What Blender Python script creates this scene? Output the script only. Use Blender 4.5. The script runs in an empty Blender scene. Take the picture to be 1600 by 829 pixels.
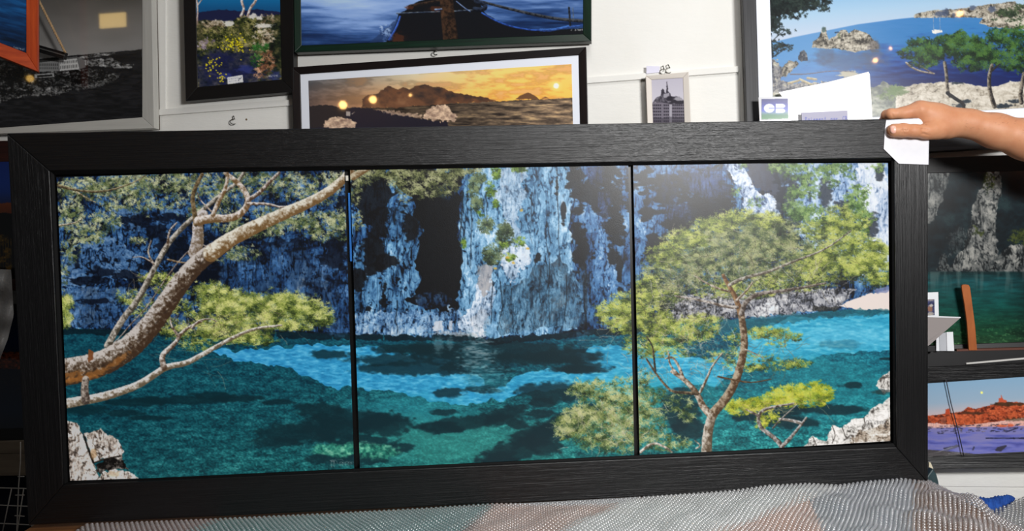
import numpy as np, math, random
# ---------------------------------------------------------------- print painter
SS = 2.0
class Canvas:
    def __init__(s, x0, y0, x1, y1, base=(0, 0, 0), seed=1):
        s.x0, s.y0 = x0, y0
        s.w = int((x1-x0)*SS); s.h = int((y1-y0)*SS)
        gx = x0+(np.arange(s.w)+.5)/SS; gy = y0+(np.arange(s.h)+.5)/SS
        s.X, s.Y = np.meshgrid(gx.astype(np.float32), gy.astype(np.float32))
        s.C = np.zeros((s.h, s.w, 3), np.float32)+np.array(base, np.float32)/255
        s.rng = np.random.RandomState(seed)
    def box(s, x0, y0, x1, y1):
        a = max(0, int((x0-s.x0)*SS)); b = min(s.w, int((x1-s.x0)*SS)+2)
        c = max(0, int((y0-s.y0)*SS)); d = min(s.h, int((y1-s.y0)*SS)+2)
        return (slice(c, max(c, d)), slice(a, max(a, b)))

def c3(c): return np.array(c, np.float32)/255
def vnoise(X, Y, sx, sy, seed):
    r = np.random.RandomState(seed); L = r.rand(256, 256).astype(np.float32)
    u = X/sx+1000; v = Y/sy+1000
    i = np.floor(u); j = np.floor(v); fu = u-i; fv = v-j
    i = i.astype(np.int32); j = j.astype(np.int32)
    fu = fu*fu*(3-2*fu); fv = fv*fv*(3-2*fv)
    a = L[j & 255, i & 255]; b = L[j & 255, (i+1) & 255]
    c = L[(j+1) & 255, i & 255]; d = L[(j+1) & 255, (i+1) & 255]
    return (a*(1-fu)+b*fu)*(1-fv)+(c*(1-fu)+d*fu)*fv
def fbm(X, Y, sx, sy=None, o=4, seed=0, gain=.55):
    sy = sy or sx; t = 0; a = 1; n = 0
    for k in range(o):
        t = t+a*vnoise(X, Y, sx, sy, seed*17+k); n += a; a *= gain; sx /= 2; sy /= 2
    return t/n
def ramp(t, stops):
    xs = [p for p, _ in stops]; cs = np.array([c for _, c in stops], np.float32)/255
    return np.stack([np.interp(t, xs, cs[:, k]) for k in range(3)], -1).astype(np.float32)
def sstep(a, b, t): 
    t = np.clip((t-a)/(b-a), 0, 1); return t*t*(3-2*t)
def mask(cv, pts, warp=0, ws=8, seed=3, sl=None):
    P = np.array(pts, float); m = warp+2
    if sl is None: sl = cv.box(P[:, 0].min()-m, P[:, 1].min()-m, P[:, 0].max()+m, P[:, 1].max()+m)
    X = cv.X[sl]; Y = cv.Y[sl]
    if X.size == 0: return sl, np.zeros(X.shape, bool)
    if warp:
        X, Y = X+(fbm(X, Y, ws, o=3, seed=seed)-.5)*2.6*warp, Y+(fbm(X, Y, ws, o=3, seed=seed+1)-.5)*2.6*warp
    ins = np.zeros(X.shape, bool); n = len(P)
    for k in range(n):
        x1, y1 = P[k]; x2, y2 = P[(k+1) % n]
        if y1 == y2: continue
        ins ^= ((y1 > Y) != (y2 > Y)) & (X < (x2-x1)*(Y-y1)/(y2-y1)+x1)
    return sl, ins
def put(cv, sl, m, col, a=1.0):
    """col: (3,) 0-255 or array image 0..1"""
    A = (np.asarray(m, np.float32)*a)[..., None]
    if not isinstance(col, np.ndarray): col = c3(col)
    cv.C[sl] = cv.C[sl]*(1-A)+col*A
def poly(cv, pts, col, a=1, warp=0, ws=8, seed=3, tex=None):
    sl, m = mask(cv, pts, warp, ws, seed)
    if m.size == 0: return
    if tex is not None: col = tex(cv.X[sl], cv.Y[sl])
    put(cv, sl, m, col, a)
def blob(cv, cx, cy, rx, ry, col, a=1, rough=.5, ws=10, seed=5, soft=.25, ang=0, tex=None):
    R = max(rx, ry)*1.6+2
    sl = cv.box(cx-R, cy-R, cx+R, cy+R); X = cv.X[sl]; Y = cv.Y[sl]
    if X.size == 0: return
    ca, sa = math.cos(ang), math.sin(ang)
    u = (X-cx)*ca+(Y-cy)*sa; v = -(X-cx)*sa+(Y-cy)*ca
    d = np.sqrt((u/rx)**2+(v/ry)**2)+(fbm(X, Y*1.8, ws, o=4, seed=seed)-.5)*2*rough
    m = 1-sstep(1-soft, 1+soft, d)
    if tex is not None: col = tex(X, Y)
    put(cv, sl, m, col, a)
def stroke(cv, pts, r0, r1, lit, dark, lx=-.4, ly=-.9, rough=.25, seed=9, a=1, mid=None):
    """tapered limb painted with a lit and a dark side"""
    P = np.array(pts, float); r0 *= .9; r1 *= .9
    # smooth the polyline (Chaikin)
    for _ in range(2):
        Q = [P[0]]
        for k in range(len(P)-1):
            Q += [P[k]*.75+P[k+1]*.25, P[k]*.25+P[k+1]*.75]
        Q.append(P[-1]); P = np.array(Q)
    L = np.r_[0, np.cumsum(np.hypot(*(P[1:]-P[:-1]).T))]; T = L/L[-1]
    R = r0+(r1-r0)*T; m = max(r0, r1)+2
    sl = cv.box(P[:, 0].min()-m, P[:, 1].min()-m, P[:, 0].max()+m, P[:, 1].max()+m)
    X = cv.X[sl]; Y = cv.Y[sl]
    if X.size == 0: return
    best = np.full(X.shape, 1e9, np.float32); sd = np.zeros(X.shape, np.float32)
    for k in range(len(P)-1):
        (ax, ay), (bx, by) = P[k], P[k+1]; m2 = max(R[k], R[k+1])+2
        s2 = cv.box(min(ax, bx)-m2, min(ay, by)-m2, max(ax, bx)+m2, max(ay, by)+m2)
        q = (slice(max(0, s2[0].start-sl[0].start), max(0, s2[0].stop-sl[0].start)), slice(max(0, s2[1].start-sl[1].start), max(0, s2[1].stop-sl[1].start)))
        x = X[q]; y = Y[q]
        if x.size == 0: continue
        dx, dy = bx-ax, by-ay; l2 = dx*dx+dy*dy+1e-9
        t = np.clip(((x-ax)*dx+(y-ay)*dy)/l2, 0, 1)
        ex = x-(ax+t*dx); ey = y-(ay+t*dy); r = R[k]+(R[k+1]-R[k])*t
        d = np.hypot(ex, ey)/r
        b = best[q]; s_ = sd[q]; w = d < b
        b[w] = d[w]; s_[w] = ((ex*lx+ey*ly)/r)[w]
        best[q] = b; sd[q] = s_
    nz = fbm(X, Y, 4.5, 4.5, 4, seed, .75)
    mk = best+(nz-.5)*rough < 1
    t = np.clip(.46+.55*sd+(nz-.5)*1.7, 0, 1)
    md = mid or tuple((np.array(lit)+np.array(dark))/2)
    col = ramp(t, [(0, dark), (.2, dark), (.5, md), (.85, lit), (1, lit)])
    put(cv, sl, mk, col, a)
def twigs(cv, boxes, n, lens, col, seed=1, w=.5, bend=.6, ang=None, a=.9):
    r = np.random.RandomState(seed)
    for (cx, cy, rx, ry) in boxes:
        for _ in range(n):
            x = cx+r.uniform(-rx, rx); y = cy+r.uniform(-ry, ry)
            an = r.uniform(0, 6.28) if ang is None else ang+r.uniform(-.7, .7)
            p = [(x, y)]; l = r.uniform(*lens)/4
            for k in range(4):
                an += r.uniform(-bend, bend); x += math.cos(an)*l; y += math.sin(an)*l; p.append((x, y))
            P = np.array(p); tt = np.linspace(0, 1, 48)
            xs = np.interp(tt, np.linspace(0, 1, 5), P[:, 0]); ys = np.interp(tt, np.linspace(0, 1, 5), P[:, 1])
            splat(cv, xs, ys, c3(col)*(.7+.5*r.rand()), a)
            if w > .5: splat(cv, xs, ys+.5, c3(col)*.6, a)
def splat(cv, x, y, col, a=1):
    i = ((x-cv.x0)*SS).astype(int); j = ((y-cv.y0)*SS).astype(int)
    ok = (i >= 0) & (i < cv.w) & (j >= 0) & (j < cv.h)
    if col.ndim > 1: col = col[ok]
    cv.C[j[ok], i[ok]] = cv.C[j[ok], i[ok]]*(1-a)+col*a
def tufts(cv, regs, pal, seed=1, nl=4.5, per=14, dens=1.0, up=-1.57, fan=1.5, k=7, edge=1.25, stipple=.9):
    """pine needles: regs = ellipses (cx,cy,rx,ry[,density]); pal dark..bright"""
    r = np.random.RandomState(seed); pal = np.array(pal, np.float32)/255
    nl = nl*.85; per = int(per*1.15)
    for i, g in enumerate(regs):            # soft leafy mass under the needles
        d = (g[4] if len(g) > 4 else 1)*dens
        cx, cy, rx, ry = g[:4]; R = 1.25
        sl = cv.box(cx-rx*R, cy-ry*R, cx+rx*R, cy+ry*R); X = cv.X[sl]; Y = cv.Y[sl]
        if X.size == 0: continue
        q = ((X-cx)/rx)**2+((Y-cy)/ry)**2
        f = fbm(X, Y, 11, 7, 4, seed+2, .7)
        m = sstep(.0, .08, f-(.66-.2*min(d, 1.3))-np.clip(q-.4, 0, 2)*.34)
        g2 = fbm(X, Y, 4, 3, 3, seed+3, .75)+.12*(cy-Y)/ry
        A = ramp((g2-.5)*1.9+.42, [(k/(len(pal)-1), pal[k]*255) for k in range(len(pal))])
        put(cv, sl, m, A*.86, .85)
    xs = []; ys = []; bs = []
    for g in regs:
        cx, cy, rx, ry = g[:4]; d = (g[4] if len(g) > 4 else 1)*dens
        n = int(rx*ry*3.14*d/11)+1
        a = r.rand(n)*6.283; q = np.sqrt(r.rand(n))*(1+.12*r.randn(n))
        x = cx+np.cos(a)*q*rx; y = cy+np.sin(a)*q*ry
        xs.append(x); ys.append(y)
        cl = vnoise(x, y, 9, 7, seed+5)*.75+vnoise(x, y, 3.5, 3.5, seed+6)*.35
        bs.append(np.clip((cl-.5)*1.5+.47-.2*np.sin(a)*q+.08*r.randn(n), 0, 1))
    x = np.concatenate(xs); y = np.concatenate(ys); b = np.concatenate(bs)
    o = np.argsort(b+.35*r.rand(len(b))); x, y, b = x[o], y[o], b[o]
    n = len(x)
    # needles
    X = np.repeat(x, per); Y = np.repeat(y, per); B = np.repeat(b, per)
    an = up+fan*(r.rand(n*per)*2-1); ln = nl*(.5+.8*r.rand(n*per))
    B = np.clip(B+.16*r.randn(n*per), 0, .999)
    t = np.linspace(0, 1, k)
    PX = (X[:, None]+np.cos(an)[:, None]*ln[:, None]*t); PY = (Y[:, None]+np.sin(an)[:, None]*ln[:, None]*t)
    BB = np.clip(B[:, None]+.25*(t-.4), 0, .999)*(len(pal)-1)
    i = BB.astype(int); f = (BB-i)[..., None]; col = pal[i]*(1-f)+pal[np.minimum(i+1, len(pal)-1)]*f
    splat(cv, PX.ravel(), PY.ravel(), col.reshape(-1, 3), stipple)
def cliff_tex(dark=(6, 10, 18), a=(14, 44, 92), b=(40, 98, 165), c=(125, 175, 220), bias=0, seed=11, sx=7, sy=34, k=1.0, crag=1.0, top=(222, 234, 242)):
    # craggy rock: broad patches, relief lit from the upper left, cracks and pits
    sat = [np.array(q, float) for q in (dark, a, b, c)]
    sat = [q*.86+q.mean()*.14 for q in sat]
    def f(X, Y):
        wx = X+(fbm(X, Y, 30, 40, 3, seed+9)-.5)*14; wy = Y+(fbm(X, Y, 16, 20, 2, seed+8)-.5)*12
        n = fbm(wx, wy, sx*2.6, sy*1.3, 4, seed, .6)
        def H(x, y): return fbm(x, y, sx*1.0, sy*.5, 4, seed+3, .7)
        h = H(wx, wy); e = (H(wx+.9, wy+1.1)-h)
        fine = fbm(X, Y, 3.0, 4.2, 3, seed+6, .75)
        cr = 1-np.abs(2*fbm(wx, wy, sx*1.1, sy*1.8, 3, seed+5, .62)-1)
        cr2 = 1-np.abs(2*fbm(wx, wy, 4.5, 26, 2, seed+7, .6)-1)
        t = (n*.66+h*.34-.5)*1.9*k+.46+bias+e*1.15*crag+(fine-.5)*.5
        dk = sstep(.9, .985, cr)*.55+sstep(.93, .99, cr2)*.4+sstep(.62, .72, fbm(wx, wy, 5, 7, 3, seed+4, .7))*.55
        t = t-dk*crag*(1-.55*min(1, max(0, bias*2.5)))
        return ramp(t, [(.0, sat[0]), (.2, sat[1]), (.5, sat[2]), (.88, sat[3]), (1.25, top)])
    return f
def water_tex(X, Y):
    f = fbm(X, Y, 14, 4.5, 4, 31); g = fbm(X, Y, 2.4, 1.5, 2, 33)
    dy = np.clip((Y-520)/220, 0, 1); dx = np.clip((X-100)/1290, 0, 1)
    t = f*.5+g*.5
    top = ramp(t, [(.25, (3, 40, 60)), (.55, (10, 78, 98)), (.8, (32, 118, 138))])
    bot = ramp(t, [(.25, (3, 48, 52)), (.52, (18, 98, 98)), (.72, (62, 160, 150)), (.9, (150, 215, 200))])
    w = (dy*(.35+.65*np.clip(dx*2.2, 0, 1)))[..., None]
    return (top*(1-w)+bot*w)*(.8+.2*np.clip(dx*1.6, 0, 1)+.3*np.clip(dx*2.2-1.3, 0, 1))[..., None]
def paint_main():
    cv = Canvas(84, 250, 1396, 756, (8, 60, 75))
    sl = cv.box(0, 0, 1600, 829)
    put(cv, sl, np.ones(cv.X.shape, bool), water_tex(cv.X, cv.Y))
    # ---- bright shallows
    def shallow(X, Y):
        n = fbm(X, Y, 9, 2.6, 4, 41)
        k = np.clip((X-300)/900, 0, 1)[..., None]
        A = ramp(n, [(.2, (28, 110, 165)), (.5, (48, 142, 196)), (.8, (92, 180, 222))])
        B = ramp(n, [(.2, (28, 140, 180)), (.5, (56, 172, 208)), (.8, (120, 208, 230))])
        return A*(1-k)+B*k
    for p in ([(330, 547), (420, 545), (500, 537), (560, 540), (640, 552), (700, 560), (735, 575), (760, 600), (735, 632), (700, 628), (640, 618), (590, 605), (556, 608), (505, 600), (462, 584), (455, 574), (400, 566), (340, 556)],
              [(735, 612), (790, 605), (800, 590), (830, 577), (900, 582), (950, 590), (985, 598), (990, 622), (940, 610), (880, 606), (820, 612), (790, 624), (735, 630)],
              [(893, 552), (925, 542), (960, 538), (1040, 540), (1080, 560), (1070, 600), (985, 604), (930, 600), (890, 590), (915, 572), (900, 560)],
              [(1040, 560), (1150, 560), (1165, 520), (1240, 496), (1392, 490), (1392, 548), (1320, 552), (1262, 560), (1200, 562), (1150, 575), (1120, 600), (1040, 610)]):
        poly(cv, p, None, .9, 6, 16, 43, tex=shallow)
    blob(cv, 1300, 610, 110, 55, (40, 140, 150), .45, .4, 18, 44, .5)
    blob(cv, 1010, 640, 130, 50, (40, 160, 160), .35, .4, 18, 45, .5)
    blob(cv, 700, 690, 160, 40, (58, 150, 140), .5, .4, 18, 46, .5)
    blob(cv, 640, 640, 90, 22, (44, 150, 165), .45, .4, 18, 47, .6)
    blob(cv, 1330, 525, 70, 18, (110, 195, 225), .4, .4, 18, 48, .6)
    # ---- dark weed patches
    D = (4, 34, 42)
    dk = [(515, 554, 30, 6), (610, 563, 60, 8), (650, 575, 75, 10), (700, 560, 45, 9), (690, 545, 40, 7), (745, 575, 55, 9), (640, 545, 60, 7),
          (775, 548, 130, 14), (830, 560, 90, 9), (880, 556, 50, 10), (900, 577, 32, 6), (920, 575, 30, 8),
          (700, 613, 22, 7), (755, 608, 26, 5), (862, 612, 50, 15), (845, 628, 22, 7), (693, 644, 18, 5), (810, 663, 16, 7), (845, 646, 18, 6),
          (735, 660, 70, 10, -.12), (790, 645, 40, 9, -.3), (690, 668, 36, 8), (880, 660, 70, 12, -.35), (850, 678, 60, 16, -.3), (800, 705, 50, 18, -.3),
          (780, 715, 30, 10), (852, 700, 24, 11), (905, 648, 30, 14, -.4),
          (560, 655, 60, 14), (520, 668, 50, 17), (600, 662, 40, 16), (470, 675, 55, 14), (560, 690, 50, 10), (500, 640, 40, 10), (430, 690, 40, 7), (545, 715, 60, 10),
          (365, 622, 40, 5), (280, 625, 65, 6), (215, 628, 42, 6), (330, 618, 34, 5), (190, 645, 28, 5), (235, 652, 26, 4), (435, 628, 25, 4),
          (1330, 602, 15, 5), (1300, 640, 50, 7), (1060, 640, 30, 30), (1075, 670, 26, 18), (1190, 650, 50, 8), (1240, 660, 40, 8), (1230, 640, 30, 6),
          (620, 700, 24, 8), (130, 640, 30, 8), (1385, 560, 10, 2), (1315, 538, 28, 7, 0, .25), (640, 735, 30, 5)]
    for i, e in enumerate(dk):
        blob(cv, e[0], e[1], e[2]*1.08, e[3]*1.1, D, e[5] if len(e) > 5 else .82, .55, 12, 60+i, .22, e[4] if len(e) > 4 else 0)
    # pale submerged boulder
    for (x, y, rx, ry) in ((525, 703, 34, 10), (590, 705, 34, 11), (560, 700, 30, 9)):
        blob(cv, x, y, rx, ry, None, .8, .5, 8, 90, .25, tex=lambda X, Y: ramp(fbm(X, Y, 5, 4, 3, 92), [(.25, (12, 70, 66)), (.5, (50, 135, 112)), (.75, (120, 190, 160))]))
    # ---- cliffs
    wl = [(80, 513), (200, 515), (330, 517), (430, 518), (520, 521), (600, 523), (680, 522), (735, 524), (760, 530), (800, 526), (860, 522), (930, 514), (990, 512), (1060, 502)]
    poly(cv, [(80, 240)]+wl+[(1200, 497), (1330, 482), (1400, 480), (1400, 240)], None, 1, 1.2, 8, 12, tex=cliff_tex(bias=-.05, k=1.15, b=(44, 100, 158), c=(104, 158, 204)))
    # dark line at the foot of the cliff
    for i, (x, y) in enumerate(wl[:-1]):
        x2, y2 = wl[i+1]; poly(cv, [(x, y-2), (x2, y2-2), (x2, y2+9), (x, y+9)], (3, 16, 24), .75, 3, 8, 13+i)
    # left panel cliff - deeper blue, pale rounded buttress
    T1 = cliff_tex(bias=-.06, a=(8, 32, 72), b=(32, 78, 132), c=(84, 130, 182), seed=15, sx=9, sy=16)
    poly(cv, [(80, 240), (80, 512), (330, 514), (545, 519), (541, 240)], None, .95, 2, 8, 14, tex=T1)
    T2 = cliff_tex(bias=.12, a=(24, 60, 108), b=(60, 104, 154), c=(116, 152, 192), seed=16, sx=14, sy=14, k=.7)
    poly(cv, [(97, 405), (115, 385), (150, 365), (180, 372), (215, 400), (230, 430), (200, 440), (170, 430), (150, 445), (97, 448)], None, .9, 5, 10, 15, tex=T2)
    poly(cv, [(165, 330), (200, 320), (225, 335), (215, 360), (175, 355)], None, .8, 5, 10, 16, tex=T2)
    poly(cv, [(100, 452), (150, 448), (230, 452), (240, 505), (150, 510), (102, 510)], None, .6, 4, 10, 17, tex=T2)
    for e in ((165, 425, 22, 12), (205, 430, 22, 8), (140, 438, 30, 5), (215, 345, 26, 10), (240, 360, 30, 14), (270, 395, 26, 20), (230, 415, 18, 9), (120, 400, 6, 16), (260, 340, 30, 8), (300, 430, 30, 18), (150, 470, 22, 4),
              (330, 420, 24, 40), (400, 400, 20, 18), (470, 425, 18, 30), (520, 400, 16, 45), (535, 330, 8, 30), (440, 380, 30, 8), (380, 365, 40, 10), (498, 470, 14, 30), (350, 480, 12, 30), (415, 445, 20, 10)):
        blob(cv, *e, (3, 8, 20), .8, 1.2, 15, int(e[0]), .16)
    for e in ((440, 430, 60, 45), (520, 480, 22, 38), (370, 430, 24, 40)):
        blob(cv, *e, None, .6, .8, 14, int(e[0]), .4, tex=cliff_tex(bias=.08, a=(12, 42, 86), b=(42, 92, 150), c=(86, 134, 186), seed=19))
    # centre: pale streaked walls
    T3 = cliff_tex(bias=.08, a=(14, 46, 84), b=(56, 112, 162), c=(108, 166, 208), seed=21)
    poly(cv, [(548, 430), (560, 380), (610, 370), (660, 330), (700, 420), (735, 480), (735, 521), (620, 522), (553, 520)], None, .95, 7, 16, 22, tex=T3)
    poly(cv, [(600, 330), (625, 310), (645, 330), (650, 420), (600, 400)], None, .8, 8, 14, 23, tex=T3)
    # dark cave and shadow areas
    K = (9, 9, 12)
    poly(cv, [(560, 262), (610, 262), (640, 300), (655, 330), (650, 390), (660, 450), (640, 470), (665, 490), (712, 482), (722, 440), (715, 330), (725, 290), (715, 262)], K, .97, 13, 24, 24)
    poly(cv, [(546, 264), (600, 264), (612, 300), (600, 330), (560, 350), (548, 330)], K, .85, 13, 20, 25)
    for e in ((585, 400, 16, 32), (605, 410, 20, 10), (560, 440, 10, 26), (595, 345, 14, 30), (640, 350, 14, 24), (575, 500, 4, 20), (600, 470, 5, 30)):
        blob(cv, *e, K, .88, 1.2, 17, int(e[0]), .16)
    for e in ((675, 470, 26, 12), (700, 300, 12, 14)):
        blob(cv, *e, None, .5, .8, 8, 27, .3, tex=cliff_tex(bias=-.1, seed=27))
    poly(cv, [(553, 492), (640, 486), (735, 482), (738, 522), (620, 523), (553, 520)], None, .85, 8, 14, 28, tex=cliff_tex(bias=.18, a=(30, 70, 120), b=(90, 140, 190), c=(170, 200, 225), seed=29, sx=5, sy=16))
    # big pillar
    T4 = cliff_tex(dark=(12, 28, 46), bias=.17, a=(36, 82, 124), b=(84, 142, 186), c=(140, 190, 226), seed=31, sx=8, sy=30)
    poly(cv, [(718, 340), (722, 300), (735, 262), (890, 255), (893, 300), (890, 340), (893, 400), (905, 440), (912, 480), (905, 512), (860, 520), (770, 526), (745, 522), (722, 500), (719, 430)], None, 1, 5, 16, 32, tex=T4)
    T5 = cliff_tex(dark=(44, 62, 86), bias=.2, a=(100, 132, 168), b=(168, 192, 218), c=(220, 228, 240), seed=35, sx=6, sy=18)
    poly(cv, [(775, 285), (790, 262), (820, 258), (815, 300), (812, 350), (820, 400), (800, 395), (790, 330), (780, 310)], None, .65, 12, 18, 36, tex=T5)
    poly(cv, [(727, 520), (715, 505), (742, 470), (745, 440), (752, 415), (768, 414), (772, 460), (768, 490), (757, 500), (758, 526), (745, 530)], None, .95, 4, 8, 37, tex=T5)
    poly(cv, [(745, 520), (730, 500), (755, 480), (765, 500), (758, 524)], (215, 212, 212), .35, 5, 5, 38)
    poly(cv, [(745, 415), (768, 412), (768, 445), (756, 465), (748, 445)], (138, 132, 132), .6, 4, 5, 39)
    poly(cv, [(782, 380), (828, 385), (832, 408), (815, 420), (800, 440), (790, 430), (780, 400)], None, .9, 5, 7, 40, tex=T5)
    poly(cv, [(676, 517), (680, 500), (692, 500), (690, 516)], (205, 208, 215), .8, 3, 4, 41)
    poly(cv, [(700, 515), (702, 500), (708, 500), (707, 516)], (195, 200, 210), .8, 2, 4, 42)
    poly(cv, [(665, 520), (700, 517), (740, 520), (755, 527), (715, 524)], (185, 188, 190), .55, 3, 4, 43)
    # shaded lower half of the pillar and right wall with vertical streaks
    T6 = cliff_tex(dark=(8, 20, 32), bias=-.02, a=(20, 58, 84), b=(64, 116, 150), c=(130, 170, 195), seed=45, sx=5, sy=26)
    poly(cv, [(780, 445), (830, 430), (870, 400), (905, 440), (912, 512), (860, 520), (790, 525), (780, 490)], None, .6, 16, 26, 46, tex=T6)
    T7 = cliff_tex(bias=.1, a=(16, 48, 96), b=(46, 104, 164), c=(96, 152, 206), seed=47, sx=8, sy=30)
    poly(cv, [(890, 256), (985, 255), (1120, 254), (1160, 300), (1140, 370), (1020, 430), (940, 500), (915, 512), (905, 400)], None, .95, 4, 12, 48, tex=T7)
    for e in ((903, 290, 11, 55), (896, 275, 12, 20), (925, 300, 18, 38), (952, 300, 18, 60), (903, 380, 11, 34), (912, 400, 7, 40), (965, 340, 14, 60), (940, 280, 20, 24), (958, 400, 9, 20), (968, 425, 6, 26), (915, 470, 3, 42),
              (1040, 300, 26, 26), (1085, 330, 44, 36), (1120, 310, 36, 34), (1060, 350, 30, 26), (1020, 385, 20, 18), (1040, 395, 30, 16), (1010, 330, 12, 22), (1005, 280, 18, 20), (1135, 340, 20, 30), (1070, 285, 50, 14), (880, 330, 5, 20),
              (870, 280, 4, 16), (840, 400, 6, 8), (985, 300, 8, 30)):
        blob(cv, e[0], e[1], e[2]*.8, e[3]*.92, K, .9, 1.25, 17, int(e[0]+e[1]), .16)
    for e in ((1100, 275, 34, 16), (1110, 295, 30, 14), (1060, 330, 18, 12), (1045, 300, 10, 26), (930, 270, 14, 18), (942, 320, 10, 22)):
        blob(cv, *e, None, .55, .8, 8, int(e[0]), .4, tex=cliff_tex(bias=0, a=(14, 38, 90), b=(38, 78, 160), c=(80, 120, 200), seed=49))
    blob(cv, 905, 470, 22, 40, None, .55, 1.0, 14, 150, .5, tex=cliff_tex(bias=.06, a=(24, 62, 100), b=(70, 126, 168), c=(120, 172, 208), seed=151))
    for x, y0, y1, w in ((736, 300, 420, 1.1), (760, 300, 345, 1), (768, 440, 505, 1.2), (783, 440, 515, 1.1), (800, 450, 510, .9), (830, 300, 380, .8), (842, 420, 500, .9), (858, 380, 505, .9), (872, 300, 420, .9), (885, 430, 505, 1.1), (914, 430, 512, 2.2), (720, 300, 420, 1.6), (620, 470, 520, 1.3), (712, 480, 516, 1)):
        r = np.random.RandomState(x); stroke(cv, [(x+r.randn()*1.6, y0+(y1-y0)*k/5) for k in range(6)], w, w*.5, (26, 44, 60), (10, 16, 24), rough=.8, a=.75, seed=x)
    # shrubs on the pillar
    G = [(14, 22, 16), (38, 54, 34), (84, 100, 66), (130, 146, 104)]
    G2 = [(20, 34, 12), (56, 84, 20), (104, 138, 40), (160, 182, 80)]
    tufts(cv, [(758, 352, 13, 12), (789, 368, 14, 20), (770, 398, 16, 16), (740, 295, 9, 20), (748, 280, 12, 10), (745, 318, 9, 12)], G, 71, 3, 10, 1.6, fan=3)
    tufts(cv, [(775, 318, 5, 8), (751, 334, 6, 5), (797, 402, 10, 6), (812, 378, 9, 8), (790, 382, 8, 6), (775, 268, 8, 14), (812, 264, 12, 6), (725, 380, 4, 9), (768, 296, 8, 12)], G2, 72, 3, 9, 1.2, fan=3)
    for x, y in ((774, 419), (802, 410), (793, 402), (815, 328), (824, 388)): blob(cv, x, y, 3, 2, (200, 160, 60), .8, .6, 3, x)
    # top foliage of the central panel
    OL = [(30, 36, 22), (80, 88, 52), (134, 140, 92), (182, 184, 140)]
    tufts(cv, [(565, 276, 22, 14, .9), (640, 280, 40, 20, .8), (605, 270, 40, 10, .9), (690, 290, 28, 18, .9), (665, 300, 40, 10, .4), (632, 305, 10, 12, .5), (700, 270, 26, 12, 1), (720, 266, 40, 8, .9), (555, 300, 10, 26, .6), (560, 345, 8, 16, .6)], OL, 73, 4, 8, .9, fan=2.6)
    # ---- right panel rocks
    poly(cv, [(1132, 254), (1160, 254), (1175, 285), (1185, 300), (1215, 305), (1222, 335), (1200, 345), (1165, 340), (1160, 310), (1140, 275)], None, 1, 4, 8, 52, tex=cliff_tex(dark=(50, 70, 110), bias=.25, a=(100, 130, 175), b=(170, 192, 222), c=(230, 236, 244), seed=53, sx=6, sy=12))
    poly(cv, [(1160, 254), (1215, 254), (1235, 300), (1225, 320), (1200, 300), (1178, 290)], (60, 62, 78), .9, 6, 9, 54)
    poly(cv, [(1208, 254), (1400, 250), (1400, 420), (1350, 430), (1280, 400), (1230, 350), (1225, 300)], None, 1, 5, 9, 55, tex=cliff_tex(dark=(24, 40, 60), bias=.2, a=(50, 90, 140), b=(110, 150, 200), c=(190, 212, 238), seed=56, sx=7, sy=20))
    poly(cv, [(1340, 254), (1375, 254), (1392, 300), (1392, 420), (1368, 400), (1350, 330), (1335, 290)], None, .9, 4, 6, 57, tex=cliff_tex(dark=(50, 74, 110), bias=.3, a=(110, 140, 180), b=(180, 200, 228), c=(236, 240, 246), seed=58, sx=4, sy=22))
    for e in ((1225, 310, 14, 24), (1240, 345, 12, 16), (1222, 275, 14, 14), (1360, 350, 12, 20), (1290, 300, 10, 20), (1318, 320, 16, 8), (1240, 290, 8, 20), (1375, 270, 6, 16)):
        blob(cv, *e, (24, 32, 44), .8, .7, 8, int(e[0]), .2)
    RG = [(26, 50, 20), (60, 96, 36), (104, 142, 62), (158, 184, 110)]
    tufts(cv, [(1215, 262, 18, 8), (1245, 300, 18, 10), (1262, 282, 14, 16), (1290, 268, 20, 10), (1310, 262, 22, 8), (1250, 335, 16, 12, 1.4), (1272, 328, 16, 8, 1.3), (1338, 315, 20, 18), (1300, 345, 26, 8), (1322, 380, 20, 12), (1265, 400, 20, 20), (1350, 340, 16, 12), (1180, 315, 14, 8, .5), (1150, 300, 8, 8, .6), (1370, 262, 14, 8, .7), (1250, 262, 26, 6), (1345, 295, 18, 8, .6), (1160, 258, 10, 8, .5)], RG, 74, 3, 9, 1.1, fan=3)
    tufts(cv, [(1236, 275, 16, 8, .8), (1270, 300, 12, 10, .8), (1300, 285, 14, 8, .7), (1330, 275, 12, 8, .6), (1240, 325, 18, 14, 1.3), (1278, 345, 20, 8, 1), (1345, 360, 14, 14, 1), (1225, 255, 20, 6)], [(16, 34, 16), (44, 78, 34), (84, 122, 56), (140, 168, 100)], 141, 3, 9, 1.1, fan=3)
    # low rocky shore + beach behind the tree
    poly(cv, [(1040, 500), (1060, 462), (1180, 455), (1290, 450), (1340, 452), (1320, 470), (1310, 482), (1250, 488), (1180, 496), (1120, 500), (1080, 504)], None, 1, 4, 7, 60, tex=cliff_tex(dark=(24, 26, 30), bias=.12, a=(78, 82, 96), b=(150, 152, 160), c=(212, 212, 214), seed=61, sx=8, sy=10))
    poly(cv, [(1312, 478), (1325, 470), (1360, 458), (1392, 452), (1392, 484), (1340, 483)], (226, 214, 208), 1, 2, 7, 62)
    poly(cv, [(1365, 452), (1392, 446), (1392, 455), (1370, 460)], (120, 130, 170), .8, 2, 5, 63)
    poly(cv, [(1060, 504), (1180, 496), (1300, 484), (1390, 484), (1390, 492), (1300, 494), (1190, 510), (1060, 520)], (30, 92, 104), .6, 4, 8, 64)
    poly(cv, [(1270, 478), (1312, 480), (1305, 486), (1270, 486)], (30, 30, 26), .7, 2, 4, 65)
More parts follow.
